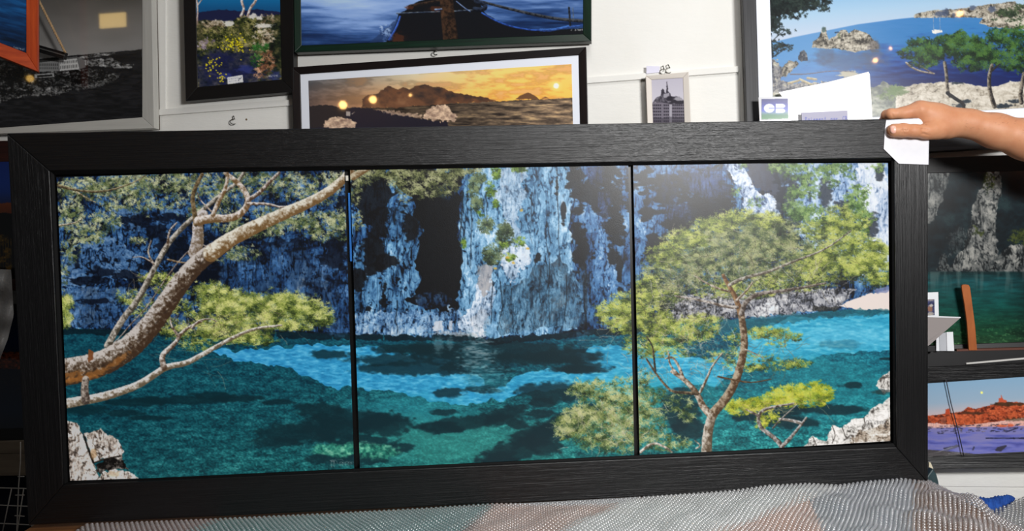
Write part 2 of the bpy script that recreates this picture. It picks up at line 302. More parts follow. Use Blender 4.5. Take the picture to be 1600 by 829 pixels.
    # reflection of the sunlit pillar in the water
    blob(cv, 745, 555, 26, 28, None, .55, .9, 5, 66, .5, tex=lambda X, Y: ramp(fbm(X, Y, 10, 1.8, 3, 67), [(.35, (14, 60, 72)), (.6, (120, 156, 168)), (.8, (190, 205, 210))]))
    blob(cv, 760, 590, 30, 20, None, .5, .9, 5, 68, .5, tex=lambda X, Y: ramp(fbm(X, Y, 12, 1.8, 3, 67), [(.35, (16, 84, 100)), (.6, (90, 160, 176)), (.8, (150, 205, 210))]))
    blob(cv, 685, 538, 8, 12, (120, 150, 160), .4, .8, 4, 69, .5); blob(cv, 703, 536, 5, 10, (110, 140, 150), .4, .8, 4, 70, .5)
    # ---- left: far foliage
    F1 = [(22, 34, 22), (66, 84, 50), (112, 124, 78), (158, 164, 120), (196, 198, 160)]
    tufts(cv, [(130, 295, 42, 18, 1), (200, 290, 50, 20, .9), (270, 285, 50, 18, .7), (110, 335, 22, 26, 1), (140, 365, 26, 16, .9), (165, 345, 26, 16, .9), (185, 320, 24, 10, .8), (110, 390, 14, 22, .7), (240, 320, 40, 12, .5), (330, 290, 36, 20, .7),
               (215, 375, 14, 6, .9), (100, 430, 6, 20, .6), (400, 285, 44, 20, .8), (460, 290, 34, 24, .7), (505, 300, 30, 20, .5), (360, 310, 30, 16, .5), (240, 300, 90, 30, .2), (520, 280, 24, 12, .8), (310, 330, 18, 16, .5), (350, 345, 30, 18, .5)], F1, 75, 3.6, 8, .95, fan=3)
    tufts(cv, [(445, 345, 46, 16, .9), (505, 350, 38, 20, .9), (400, 360, 50, 10, .7), (530, 345, 14, 20, .8), (380, 395, 28, 12, .8), (345, 400, 24, 8, .6), (500, 370, 14, 8, .8), (420, 330, 30, 8, .6), (535, 370, 8, 10, .5)], F1, 76, 3.6, 8, .9, fan=3)
    twigs(cv, [(150, 290, 60, 22), (240, 290, 60, 24), (350, 290, 60, 30), (450, 300, 60, 24)], 16, (24, 60), (150, 140, 110), 77, bend=.5)
    twigs(cv, [(130, 300, 40, 22), (380, 380, 40, 20)], 14, (24, 50), (40, 36, 26), 78, bend=.5)
    stroke(cv, [(86, 288), (120, 298), (165, 300), (210, 285), (230, 272)], 2.5, 1, (150, 140, 110), (50, 40, 26), seed=3)
    stroke(cv, [(120, 300), (140, 312), (150, 316)], 1.6, .7, (200, 190, 160), (70, 60, 40))
    stroke(cv, [(92, 352), (120, 348), (128, 340)], 1.8, .8, (210, 200, 180), (80, 70, 50))
    # yellow-green fan at left edge and centre-left pine pads
    YG = [(14, 22, 14), (50, 66, 26), (104, 120, 50), (162, 172, 84), (208, 208, 136)]
    tufts(cv, [(98, 478, 14, 12, 1.2), (97, 498, 12, 16, 1.2), (104, 470, 8, 8)], YG, 79, 5, 14, 1.6, fan=1.6, up=-.3)
    tufts(cv, [(245, 435, 30, 10, .9), (205, 465, 24, 12, .8), (270, 450, 30, 12, .7), (230, 485, 24, 14, .5), (330, 455, 30, 16, .9), (290, 480, 34, 14, .6), (262, 510, 30, 16, .7), (300, 520, 40, 16, .6), (310, 540, 30, 8, .6)], YG, 80, 4.5, 9, 1.0, fan=2.4)
    tufts(cv, [(350, 470, 40, 22, 1.1), (400, 480, 50, 22, 1.2), (450, 480, 44, 22, 1.2), (485, 488, 30, 18, 1.2), (400, 505, 60, 14, 1.0), (360, 520, 50, 18, .9), (400, 530, 26, 12, 1.1), (340, 500, 40, 24, .8), (460, 510, 40, 8, .9), (505, 498, 16, 14, 1.1)], YG, 81, 5, 11, 1.15, fan=1.9)
    twigs(cv, [(400, 500, 70, 24), (310, 500, 50, 30), (240, 460, 40, 30)], 26, (18, 46), (150, 134, 110), 82, bend=.6)
    twigs(cv, [(380, 512, 70, 18), (300, 520, 50, 24)], 14, (18, 40), (30, 28, 18), 83, bend=.6)
    # ---- left big tree
    LT, DK, MD = (182, 176, 172), (56, 40, 28), (112, 94, 78)
    LT2, DK2 = (206, 200, 196), (70, 52, 38)
    stroke(cv, [(97, 577), (150, 560), (185, 530), (205, 505), (230, 480), (262, 430), (290, 395), (312, 380), (330, 388), (350, 375)], 1, 1, LT, DK)
    # thin grey limb running alongside
    stroke(cv, [(168, 540), (190, 500), (215, 470), (238, 425), (262, 380), (290, 350), (320, 325), (350, 300), (372, 285), (385, 262)], 6, 3, (186, 180, 172), (62, 56, 46), rough=.35)
    stroke(cv, [(262, 382), (264, 360), (276, 348)], 2.2, 1.2, LT2, DK2); stroke(cv, [(240, 412), (230, 395), (236, 376)], 2, 1, (190, 186, 176), DK2)
    stroke(cv, [(238, 410), (222, 400), (208, 402)], 1.4, .7, LT2, DK2); stroke(cv, [(262, 405), (290, 412), (330, 402)], 1.6, .6, (160, 140, 110), DK2)
    # fork going up
    stroke(cv, [(305, 395), (310, 370), (308, 345), (318, 335)], 12, 8, (190, 186, 188), (100, 84, 66))
    stroke(cv, [(306, 350), (303, 325), (300, 310), (306, 290), (316, 272)], 4.5, 3, (136, 118, 88), (56, 44, 26))
    stroke(cv, [(310, 345), (335, 340), (350, 342), (372, 338), (390, 318), (384, 300), (372, 285), (352, 270)], 8, 3.6, LT2, (96, 72, 44))
    stroke(cv, [(388, 312), (405, 302), (420, 285), (436, 270)], 4, 2.6, LT2, DK2)
    stroke(cv, [(333, 335), (340, 318), (350, 300), (356, 280), (354, 262)], 4, 2.6, LT2, (96, 72, 44))
    stroke(cv, [(388, 318), (420, 318), (440, 325), (465, 318)], 2.8, 1.2, LT2, DK2)
    stroke(cv, [(330, 330), (312, 312), (308, 300)], 1.6, .8, LT2, DK2)
    # main limb
    stroke(cv, [(84, 584), (120, 578), (160, 568), (200, 545), (235, 510), (262, 470), (290, 430), (318, 402), (350, 382)], 24, 14, LT, DK, lx=-.6, ly=-.75, rough=.2, mid=(92, 78, 64), seed=21)
    stroke(cv, [(330, 396), (352, 378), (390, 358), (440, 335), (480, 318), (510, 302), (535, 282), (548, 266)], 14, 7, (206, 202, 190), (104, 78, 46), lx=-.5, ly=-.8, rough=.2, seed=22)
    stroke(cv, [(552, 276), (565, 268), (575, 262)], 6, 5, (190, 182, 160), (104, 78, 46))
    # ochre bark under the limb base
    for e in ((110, 588, 24, 7, -.2), (150, 582, 20, 5, -.3), (185, 562, 18, 5, -.6), (125, 592, 30, 4, -.15)):
        blob(cv, e[0], e[1], e[2], e[3], (150, 96, 44), .6, .7, 4, int(e[0]), .3, ang=e[4])
    poly(cv, [(139, 545), (145, 548), (146, 562), (138, 566), (137, 555)], (110, 64, 34), .95, 1.5, 4, 85)
    for k in range(16):
        t = k/15; x = 105+210*t; y = 590-30*t-150*t*t
        blob(cv, x, y, 4, 1.6, (44, 34, 28), .6, .6, 3, 200+k, .3, ang=-.7)
    # white limb low
    stroke(cv, [(84, 632), (105, 630), (125, 626), (150, 622), (180, 614), (215, 602), (240, 586), (260, 572), (290, 568), (312, 556), (340, 540), (370, 524), (400, 512), (440, 508)], 9, 1.6, (214, 210, 206), (92, 80, 62), lx=-.3, ly=-.9, rough=.2, seed=23)
    stroke(cv, [(134, 625), (132, 608), (134, 592)], 7.5, 6, (170, 160, 150), (60, 50, 44), seed=24)
    stroke(cv, [(256, 574), (252, 556), (262, 546), (275, 535), (282, 520), (300, 508), (315, 502)], 5.5, 1.6, LT2, DK2, seed=25)
    stroke(cv, [(278, 524), (268, 510), (266, 498)], 2.4, 1.2, LT2, DK2)
    stroke(cv, [(300, 512), (310, 500), (330, 497), (338, 502)], 2, 1, LT2, DK2)
    twigs(cv, [(320, 570, 20, 12), (250, 550, 20, 10)], 5, (26, 50), (150, 140, 120), 86, bend=.3, ang=.5)
    # rocks in the lower-left corner
    RT = cliff_tex(dark=(52, 44, 40), bias=.24, a=(120, 106, 94), b=(176, 166, 158), c=(214, 208, 204), seed=91, sx=9, sy=13, k=1.0, crag=1.5, top=(226,222,218))
    poly(cv, [(84, 660), (112, 658), (122, 663), (132, 690), (145, 722), (158, 750), (84, 760)], None, 1, 2, 7, 92, tex=RT)
    poly(cv, [(131, 676), (150, 674), (158, 669), (170, 680), (186, 688), (194, 705), (190, 716), (160, 716), (145, 722), (138, 700)], None, 1, 2.5, 7, 93, tex=RT)
    poly(cv, [(148, 726), (165, 716), (190, 714), (200, 732), (170, 734), (155, 740)], None, 1, 3, 5, 94, tex=cliff_tex(dark=(10, 10, 10), bias=-.1, a=(44, 40, 38), b=(110, 104, 98), c=(180, 174, 166), seed=95, sx=5, sy=6))
    poly(cv, [(154, 752), (158, 738), (180, 733), (200, 736), (218, 746), (216, 754)], None, 1, 2, 6, 96, tex=RT)
    stroke(cv, [(131, 680), (138, 702), (146, 722)], 1.6, 2, (44, 38, 34), (14, 12, 12))
    stroke(cv, [(148, 722), (165, 716), (188, 712)], 1.4, 1.4, (60, 52, 44), (14, 12, 12))
    blob(cv, 146, 708, 5, 8, (160, 120, 70), .5, .5, 4, 97); blob(cv, 178, 740, 10, 4, (170, 150, 120), .6, .6, 4, 98)
    # ---- right tree: crown
    C = [(18, 26, 16), (52, 68, 30), (104, 122, 48), (158, 172, 70), (204, 208, 116)]
    CD = [(18, 28, 20), (44, 62, 36), (88, 106, 60), (136, 146, 90), (182, 184, 132)]
    tufts(cv, [(1050, 430, 50, 34, 1), (1090, 390, 60, 34, 1), (1150, 370, 70, 36, 1), (1200, 370, 50, 36, 1), (1030, 460, 40, 20, .9), (1130, 420, 80, 40, 1), (1210, 410, 60, 40, 1), (1270, 400, 50, 30, .8)], CD, 101, 5, 9, 1.0, fan=1.8)
    tufts(cv, [(1010, 450, 22, 20, 1), (1040, 400, 30, 20, .9), (1075, 375, 34, 16, .9), (1120, 350, 34, 14, .9), (1160, 340, 30, 12, .9), (1200, 345, 24, 14, .9), (1290, 360, 40, 18, 1), (1320, 350, 40, 20, .9), (1330, 400, 56, 34, 1.1), (1360, 420, 36, 24, 1.1), (1290, 420, 50, 26, .9), (1240, 440, 60, 16, .7), (1150, 455, 70, 14, .7), (1372, 392, 20, 12, 1), (1310, 330, 20, 10, .7), (1375, 440, 16, 12, 1)], C, 102, 5, 10, 1.05, fan=1.7)
    tufts(cv, [(960, 490, 30, 20, 1.1), (985, 480, 30, 26, 1.1), (1020, 500, 34, 24, 1), (1050, 520, 40, 24, .9), (1090, 515, 34, 20, .9), (1010, 540, 40, 20, .7), (1035, 465, 26, 12, .8), (1100, 500, 26, 10, .9), (1130, 560, 30, 12, .4), (975, 510, 26, 14, .9), (1050, 550, 40, 10, .5)], C, 103, 5, 10, 1.05, fan=1.9)
    tufts(cv, [(1190, 520, 36, 10, .9), (1215, 522, 26, 10, .8), (1240, 528, 14, 7, .9), (1180, 560, 40, 8, .4), (1205, 572, 40, 8, .7), (1245, 568, 20, 7, .9), (1150, 530, 20, 14, .6), (1262, 568, 8, 6, .8), (1210, 538, 20, 6, .4), (1160, 575, 30, 8, .4)], C, 104, 4, 9, 1.0, fan=2)
    BR = [(16, 26, 18), (44, 66, 32), (92, 112, 56), (150, 158, 96), (196, 196, 144)]
    tufts(cv, [(930, 610, 40, 18, 1), (900, 660, 30, 24, 1), (930, 660, 50, 34, 1), (970, 640, 40, 34, 1), (1000, 660, 40, 30, .9), (960, 690, 60, 18, .8), (1010, 620, 34, 16, .8), (1060, 630, 24, 16, .5), (880, 670, 16, 20, .7), (1040, 690, 40, 14, .6), (985, 600, 30, 14, .5), (1005, 590, 20, 16, .4), (1075, 650, 14, 10, .6)], BR, 105, 4.5, 9, 1.0, fan=2.6)
    tufts(cv, [(1180, 632, 40, 10, 1.1), (1160, 638, 30, 12, .9), (1240, 615, 38, 12, 1.4), (1270, 612, 30, 14, 1.4), (1215, 625, 26, 10, 1.1), (1285, 620, 18, 10, 1.2), (1200, 650, 20, 14, .5), (1250, 630, 44, 8, .8), (1190, 665, 10, 8, .7)], [(60, 70, 16), (120, 134, 30), (176, 182, 48), (206, 204, 84)], 106, 4.5, 11, 1.3, fan=1.5)
    twigs(cv, [(1240, 630, 50, 10), (1180, 640, 40, 8)], 22, (14, 34), (170, 150, 110), 107, bend=.5)
    twigs(cv, [(940, 665, 60, 34), (1000, 660, 40, 34)], 46, (16, 42), (176, 166, 150), 108, bend=.7)
    twigs(cv, [(1110, 440, 90, 40), (1240, 430, 90, 30)], 30, (16, 44), (150, 142, 124), 109, bend=.6)
    twigs(cv, [(1060, 560, 60, 40), (1110, 580, 40, 30)], 26, (20, 50), (120, 104, 84), 110, bend=.7)
    twigs(cv, [(960, 520, 30, 30), (1000, 560, 30, 40)], 20, (16, 40), (186, 170, 150), 111, bend=.6)
    twigs(cv, [(1120, 400, 90, 40), (1230, 400, 80, 40), (1060, 440, 50, 40)], 46, (20, 54), (172, 164, 146), 131, bend=.5)
    twigs(cv, [(1120, 420, 90, 40), (1250, 420, 80, 36), (1050, 470, 60, 40)], 40, (20, 50), (50, 44, 30), 132, bend=.6)
    twigs(cv, [(1080, 470, 70, 14), (1220, 445, 110, 12)], 50, (20, 50), (196, 190, 182), 133, bend=.5)
    twigs(cv, [(1070, 550, 60, 40), (1110, 540, 50, 40)], 50, (14, 40), (196, 184, 168), 134, bend=.8)
    twigs(cv, [(1190, 565, 40, 14), (1210, 535, 40, 12)], 24, (14, 36), (120, 100, 70), 135, bend=.6)
    B1, B2 = (206, 198, 186), (74, 54, 34)
    def br(p, a, b, l=B1, d=B2, s=1): stroke(cv, p, a, b, l, d, lx=-.7, ly=-.5, rough=.25, seed=s)
    br([(1104, 706), (1105, 680), (1110, 655), (1118, 642)], 9.5, 7.5, (196, 188, 178), (84, 68, 50), 31)
    br([(1114, 645), (1135, 622), (1150, 595), (1160, 560), (1164, 535), (1160, 505), (1157, 480)], 8, 5.5, (176, 160, 138), (70, 48, 28), 32)
    br([(1112, 650), (1098, 635), (1092, 620), (1082, 605), (1066, 590), (1050, 580)], 6.5, 3.2, s=33)
    br([(1090, 615), (1070, 613), (1050, 612), (1038, 600), (1024, 582), (1010, 560)], 2.8, 1.4, (150, 130, 100), (40, 30, 20), 34)
    br([(1094, 612), (1105, 590), (1112, 572), (1128, 552)], 2.6, 1.2, s=35)
    br([(1068, 592), (1060, 570), (1050, 556), (1040, 560)], 3, 1.4, s=36)
    br([(1024, 582), (1022, 560), (1020, 540), (1010, 525)], 2, 1, (90, 76, 54), (26, 20, 12), 37)
    br([(1058, 583), (1046, 570), (1044, 548)], 2, 1, s=38)
    br([(1157, 490), (1150, 465), (1138, 445), (1130, 430)], 5, 3, (160, 128, 90), (84, 54, 28), 39)
    br([(1158, 490), (1165, 470), (1185, 458), (1215, 455), (1250, 450), (1290, 442)], 4.5, 1.5, (176, 168, 160), (60, 48, 40), 40)
    br([(1140, 445), (1160, 434), (1200, 425), (1240, 408), (1290, 390), (1330, 360)], 3.2, 1, (190, 186, 176), (70, 60, 46), 41)
    br([(1152, 480), (1130, 478), (1110, 472), (1080, 466), (1055, 462)], 3, 1.3, (206, 200, 194), (70, 56, 44), 42)
    br([(1140, 455), (1120, 450), (1100, 440), (1085, 430)], 2.2, 1, B1, B2, 43)
    br([(1150, 470), (1170, 450), (1176, 440)], 2.4, 1.2, B1, B2, 44)
    br([(1122, 588), (1150, 594), (1175, 598), (1205, 592)], 1.6, .8, (120, 84, 50), (60, 40, 20), 45)
    br([(1163, 545), (1180, 552), (1194, 560)], 1.4, .7, B1, B2, 46)
    # small curly tree lower right
    br([(1222, 698), (1215, 688), (1200, 676), (1188, 668), (1184, 652), (1190, 640), (1215, 634), (1240, 630)], 4.4, 1.6, (190, 186, 184), (64, 52, 44), 47)
    br([(1222, 697), (1235, 684), (1248, 668), (1260, 652)], 3.6, 1.8, (190, 186, 184), (64, 52, 44), 48)
    br([(1250, 660), (1235, 656), (1218, 654)], 3, 2, (226, 226, 230), (110, 100, 90), 49)
    br([(1186, 650), (1176, 644), (1166, 640)], 2.4, 1.2, (200, 196, 190), (64, 52, 44), 50)
    br([(1208, 668), (1218, 656), (1236, 640), (1245, 632)], 1.5, .8, (200, 196, 190), (64, 52, 44), 51)
    br([(1000, 706), (1020, 690), (1040, 698), (1050, 706)], 2.6, 1.6, (220, 212, 204), (90, 76, 60), 52)
    br([(1088, 700), (1096, 696), (1086, 688)], 1.6, 1, (220, 212, 204), (90, 76, 60), 53)
    # rocks lower right
    RR = cliff_tex(dark=(74, 68, 64), bias=.3, a=(150, 146, 140), b=(204, 200, 194), c=(236, 232, 228), seed=121, sx=9, sy=9, k=1, crag=1.4, top=(240,238,236))
    poly(cv, [(1252, 700), (1270, 680), (1290, 690), (1300, 664), (1316, 668), (1330, 655), (1350, 652), (1362, 638), (1380, 628), (1396, 616), (1396, 694)], None, 1, 2.5, 7, 122, tex=RR)
    poly(cv, [(1325, 690), (1345, 672), (1365, 668), (1396, 650), (1396, 692)], None, .8, 4, 6, 123, tex=cliff_tex(dark=(40, 30, 22), bias=.15, a=(120, 94, 70), b=(176, 160, 140), c=(224, 216, 204), seed=124, sx=5, sy=5))
    poly(cv, [(1368, 602), (1375, 590), (1396, 575), (1396, 612), (1380, 614)], None, 1, 2, 5, 125, tex=RR)
    blob(cv, 1378, 612, 14, 4, (30, 40, 40), .7, .5, 4, 126)
    for (p) in ([(1300, 664), (1306, 680), (1300, 692)], [(1316, 668), (1322, 684)], [(1350, 652), (1352, 666), (1345, 674)], [(1270, 682), (1276, 696)]):
        stroke(cv, p, .9, .7, (120, 112, 104), (60, 54, 50))
    # signatures
    r = np.random.RandomState(4)
    def scrib(x, y, n, h, sp, col, slope=-.04, a=.8):
        t = np.linspace(0, 1, n*60); w = n*sp
        yy = y+slope*w*t+np.sin(t*n*6.283)*h*.5*(.6+.8*np.interp(t*n, np.arange(n+1), r.rand(n+1)))
        xx = x+w*t+np.cos(t*n*6.283)*sp*.45
        splat(cv, xx, yy, c3(col), a); 
    scrib(517, 724, 2, 8, 4, (140, 150, 150)); scrib(530, 724, 5, 5, 4.4, (120, 136, 136)); scrib(516, 719, 1, 2, 14, (150, 160, 160))
    scrib(1352, 662, 2, 9, 4, (50, 48, 50)); scrib(1366, 660, 5, 5, 4.2, (50, 48, 50))
    return cv
def grad(cv, stops, ang=0.0, tex=None):
    """vertical gradient along y + ang*x"""
    t = cv.Y+ang*cv.X
    cv.C[:] = ramp(t, stops)
def glyph_row(cv, x, y, n, w, h, col, seed, slope=0.0, a=.8):
    r = np.random.RandomState(seed)
    for k in range(n):
        px = x+k*w; py = y+slope*k*w
        for _ in range(3):
            a1 = r.rand()*w*.7; b1 = r.rand()*h; a2 = r.rand()*w*.7; b2 = r.rand()*h
            t = np.linspace(0, 1, 14)
            splat(cv, px+a1+(a2-a1)*t, py+b1+(b2-b1)*t, c3(col), a)
def paint_fort():
    cv = Canvas(-130, -130, 226, 204, (20, 20, 20), 2)
    grad(cv, [(-130, (34, 32, 30)), (0, (56, 54, 51)), (60, (84, 82, 80)), (100, (98, 97, 96))], .06)
    cv.C += (fbm(cv.X, cv.Y, 60, 30, 3, 5)[..., None]-.5)*.05
    poly(cv, [(-130, 100), (60, 92), (120, 86), (222, 77), (226, 204), (-130, 204)], (14, 14, 15), 1, .6, 6, 3, tex=lambda X, Y: ramp(fbm(X, Y, 14, 2.5, 3, 7), [(.3, (9, 9, 10)), (.7, (22, 22, 24))]))
    R = lambda b, s: cliff_tex(dark=(8, 8, 8), bias=b, a=(34, 34, 34), b=(78, 78, 78), c=(128, 128, 128), seed=s, sx=5, sy=3, top=(160, 160, 160))
    poly(cv, [(120, 90), (150, 84), (178, 82), (180, 84), (150, 89), (125, 92)], None, 1, 1, 4, 8, tex=R(.1, 8))
    poly(cv, [(124, 94), (160, 92), (175, 91), (190, 98), (210, 101), (205, 106), (180, 107), (160, 104), (130, 102)], None, 1, 2, 4, 9, tex=R(.1, 9))
    poly(cv, [(60, 112), (120, 108), (150, 108), (170, 112), (186, 118), (180, 126), (150, 132), (110, 138), (60, 144), (0, 158), (-130, 170), (-130, 100), (20, 96)], None, 1, 2, 5, 10, tex=R(-.32, 10))
    poly(cv, [(60, 136), (90, 136), (108, 134), (112, 140), (90, 148), (60, 150), (45, 148)], None, 1, 2.5, 4, 11, tex=R(.02, 11))
    poly(cv, [(112, 134), (150, 128), (175, 120), (188, 115), (184, 124), (160, 134), (120, 142)], None, .8, 2, 4, 12, tex=R(-.12, 12))
    poly(cv, [(-130, 160), (0, 146), (50, 145), (30, 152), (0, 160), (-130, 172)], None, .9, 3, 5, 13, tex=R(-.12, 13))
    poly(cv, [(0, 96), (22, 92), (28, 108), (0, 112)], None, .9, 2, 4, 14, tex=R(-.1, 14))
    # fortress with rows of windows
    poly(cv, [(60, 96), (92, 92), (92, 111), (60, 112)], (92, 92, 92)); poly(cv, [(92, 92), (120, 89), (124, 108), (93, 111)], (134, 134, 133))
    poly(cv, [(60, 95), (92, 91), (92, 94), (60, 98)], (30, 30, 30)); poly(cv, [(92, 91), (121, 88), (121, 91), (92, 94)], (60, 60, 60))
    for k in range(10):
        x = 62+k*3; poly(cv, [(x, 99), (x+1.4, 99), (x+1.4, 103), (x, 103)], (40, 40, 40)); poly(cv, [(x, 105), (x+1.4, 105), (x+1.4, 108), (x, 108)], (46, 46, 46))
        x = 94+k*2.8; y = -.1*(x-94)
        poly(cv, [(x, 96+y), (x+1.2, 96+y), (x+1.2, 100+y), (x, 100+y)], (60, 60, 60)); poly(cv, [(x, 103+y), (x+1.2, 103+y), (x+1.2, 108+y), (x, 108+y)], (50, 50, 50))
    poly(cv, [(121, 90), (132, 93), (134, 105), (124, 108)], (70, 70, 70)); poly(cv, [(54, 116), (84, 114), (85, 120), (54, 122)], (110, 110, 110)); poly(cv, [(58, 117.5), (82, 116), (82, 119), (58, 121)], (14, 14, 14))
    return cv
def paint_flowers():
    cv = Canvas(300, -130, 444, 140, (8, 10, 12), 3)
    grad(cv, [(-130, (20, 120, 190)), (0, (12, 84, 130)), (14, (12, 66, 108))])
    poly(cv, [(300, 20), (320, 18), (345, 15), (375, 18), (400, 14), (444, 20), (444, 40), (300, 40)], (20, 24, 52), 1, 1.5, 6)
    poly(cv, [(300, 34), (320, 30), (345, 32), (360, 34), (372, 28), (395, 27), (415, 26), (444, 22), (444, 140), (300, 140)], None, 1, 3, 6, 5, tex=lambda X, Y: ramp(fbm(X, Y, 12, 10, 5, 6, .75), [(.25, (6, 8, 10)), (.45, (24, 32, 18)), (.6, (70, 66, 40)), (.8, (140, 130, 104))]))
    tufts(cv, [(385, 35, 16, 10), (345, 50, 26, 16), (370, 70, 26, 14), (395, 60, 22, 20), (330, 75, 18, 14)], [(10, 16, 10), (40, 48, 18), (92, 92, 40), (150, 140, 96)], 7, 3, 9, 1, fan=2.6)
    tufts(cv, [(335, 38, 20, 8), (412, 60, 16, 20), (418, 30, 14, 8)], [(30, 26, 20), (86, 70, 48), (150, 134, 110), (190, 180, 164)], 8, 3, 9, .8, fan=2.6)
    for e in ((360, 100, 50, 22), (330, 120, 30, 18), (375, 120, 40, 14), (345, 90, 20, 10)): blob(cv, *e, (18, 22, 62), .6, .8, 7, int(e[0]), .4)
    for e in ((350, 118, 10, 5), (385, 108, 12, 6), (430, 120, 8, 10)): blob(cv, *e, (50, 60, 130), .5, .8, 5, int(e[0]), .4)
    tufts(cv, [(402, 95, 10, 12), (408, 75, 14, 8)], [(12, 40, 12), (36, 90, 34), (80, 130, 60)], 9, 3, 9, 1, fan=2.6)
    tufts(cv, [(418, 95, 14, 16), (408, 112, 12, 10)], [(60, 36, 24), (130, 84, 56), (190, 150, 120)], 10, 3, 9, .8, fan=2.6)
    tufts(cv, [(315, 72, 10, 8), (325, 65, 10, 5)], [(60, 50, 66), (120, 104, 124), (160, 150, 160)], 11, 3, 9, .7, fan=2.6)
    r = np.random.RandomState(12)
    for n, cx, cy, sx, sy in ((70, 367, 70, 14, 10), (34, 332, 102, 14, 10), (14, 345, 120, 8, 6)):
        for _ in range(n):
            x = cx+r.randn()*sx*.6; y = cy+r.randn()*sy*.7
            blob(cv, x, y, .9+r.rand()*.5, .9, (216, 190, 20), .9, .2, 3, 5)
    for e in ((357, 37, 8, 4), (395, 25, 6, 4), (405, 28, 5, 3), (412, 40, 14, 3)): blob(cv, *e, (190, 186, 180), .9, .8, 3, int(e[0]))
    W, K2 = (208, 196, 190), (110, 90, 80)
    stroke(cv, [(307, -60), (306, -10), (309, 10), (308, 38)], 2, 1.2, W, K2); stroke(cv, [(309, 8), (322, -10), (330, -40)], 1, .6, W, K2)
    stroke(cv, [(376, -40), (377, 3), (382, 14), (376, 25)], 2.2, 2, W, K2); stroke(cv, [(410, -30), (400, 2), (391, 12), (387, 25)], 2.2, 2, W, K2)
    poly(cv, [(355, 121), (379, 117), (380, 128), (356, 131.5)], (208, 208, 212))
    glyph_row(cv, 357, 122.5, 8, 2, 2, (60, 60, 80), 3, -.13); glyph_row(cv, 357, 126.5, 8, 2, 1.6, (60, 60, 80), 4, -.13, .6)
    stroke(cv, [(373, 126), (374, 121), (376, 124), (377, 120)], .5, .4, (20, 20, 40), (20, 20, 40)); glyph_row(cv, 417, 118, 8, 2.2, 3, (190, 190, 190), 5, -.1)
    return cv
def paint_boat():
    cv = Canvas(464, -150, 918, 80, (20, 30, 60), 4)
    t = np.clip((cv.Y+150)/225, 0, 1); n = fbm(cv.X, cv.Y, 60, 6, 5, 3, .6); dx = np.clip((cv.X-470)/300, 0, 1)
    k = t*1.0+(n-.5)*.5-.25*np.exp(-((cv.X-560)/70)**2)*(1-sstep(.75, 1., t))+.1*sstep(.45, 1, (cv.X-464)/454)
    cv.C[:] = ramp(k, [(.3, (150, 172, 205)), (.6, (110, 138, 186)), (.78, (52, 82, 134)), (.95, (20, 42, 82)), (1.1, (12, 24, 52))])
    K = (16, 17, 21)
    poly(cv, [(600, 70), (612, 50), (619, 36), (622, 22), (632, 18), (642, 8), (655, 2), (690, -6), (740, -4), (752, 10), (758, 20), (785, 36), (810, 43), (840, 47), (880, 46), (915, 44), (915, 72)], K, 1, 1, 6)
    poly(cv, [(570, 72), (590, 56), (608, 40), (622, 30), (612, 62)], (30, 48, 84), .7, 2, 5)
    tufts(cv, [(603, 50, 10, 12)], [(30, 50, 90), (90, 120, 170), (150, 170, 200)], 5, 3, 8, .8, fan=3)
    stroke(cv, [(625, 26), (620, 42), (608, 62)], 1.6, 1.6, (60, 100, 190), (30, 50, 110))
    stroke(cv, [(620, 21), (660, 19), (700, 18), (745, 15)], .9, .7, (120, 130, 140), (30, 40, 60)); stroke(cv, [(640, 10), (670, 4), (690, 0)], 3, 2, (60, 44, 34), (24, 20, 20))
    stroke(cv, [(753, 20), (775, 33), (800, 42), (830, 47), (842, 47)], 1.3, 1.3, (50, 96, 190), (24, 44, 100)); stroke(cv, [(845, 47), (865, 47), (888, 41)], 2.4, 2, (64, 112, 190), (30, 50, 100), rough=.9); stroke(cv, [(890, 42), (912, 39)], 1.4, 1, (60, 100, 180), (30, 50, 100), rough=.8)
    for e in ((622, 60, 10, 8), (680, 14, 10, 4), (640, 12, 8, 3)): blob(cv, *e, (74, 40, 26), .7, .8, 4, int(e[0]))
    stroke(cv, [(688, -150), (697, 0), (704, 60)], 8, 13, (70, 48, 34), (24, 18, 16), rough=.2)
    stroke(cv, [(736, -2), (780, 10), (830, 22), (870, 30), (915, 33)], 2, 3, (66, 70, 76), (18, 20, 26)); stroke(cv, [(744, 2), (760, 8), (755, 16), (742, 14)], 4, 4, (40, 50, 70), (12, 14, 20))
    stroke(cv, [(889, 12), (891, 40)], 1.6, 1.6, (40, 44, 50), (14, 16, 20)); stroke(cv, [(895, 12), (896, 28)], .7, .7, (140, 150, 160), (60, 70, 80))
    stroke(cv, [(713, 2), (728, 14), (735, 18)], .8, .8, (130, 150, 190), (60, 80, 120)); stroke(cv, [(680, 15), (690, 14)], 1.4, 1, (160, 180, 200), (60, 80, 120))
    glyph_row(cv, 892, 45.5, 1, 3, 3, (210, 210, 210), 6); glyph_row(cv, 898, 45.5, 1, 3, 3, (210, 210, 210), 7); glyph_row(cv, 902, 45, 4, 2.3, 3, (210, 210, 210), 8)
    return cv
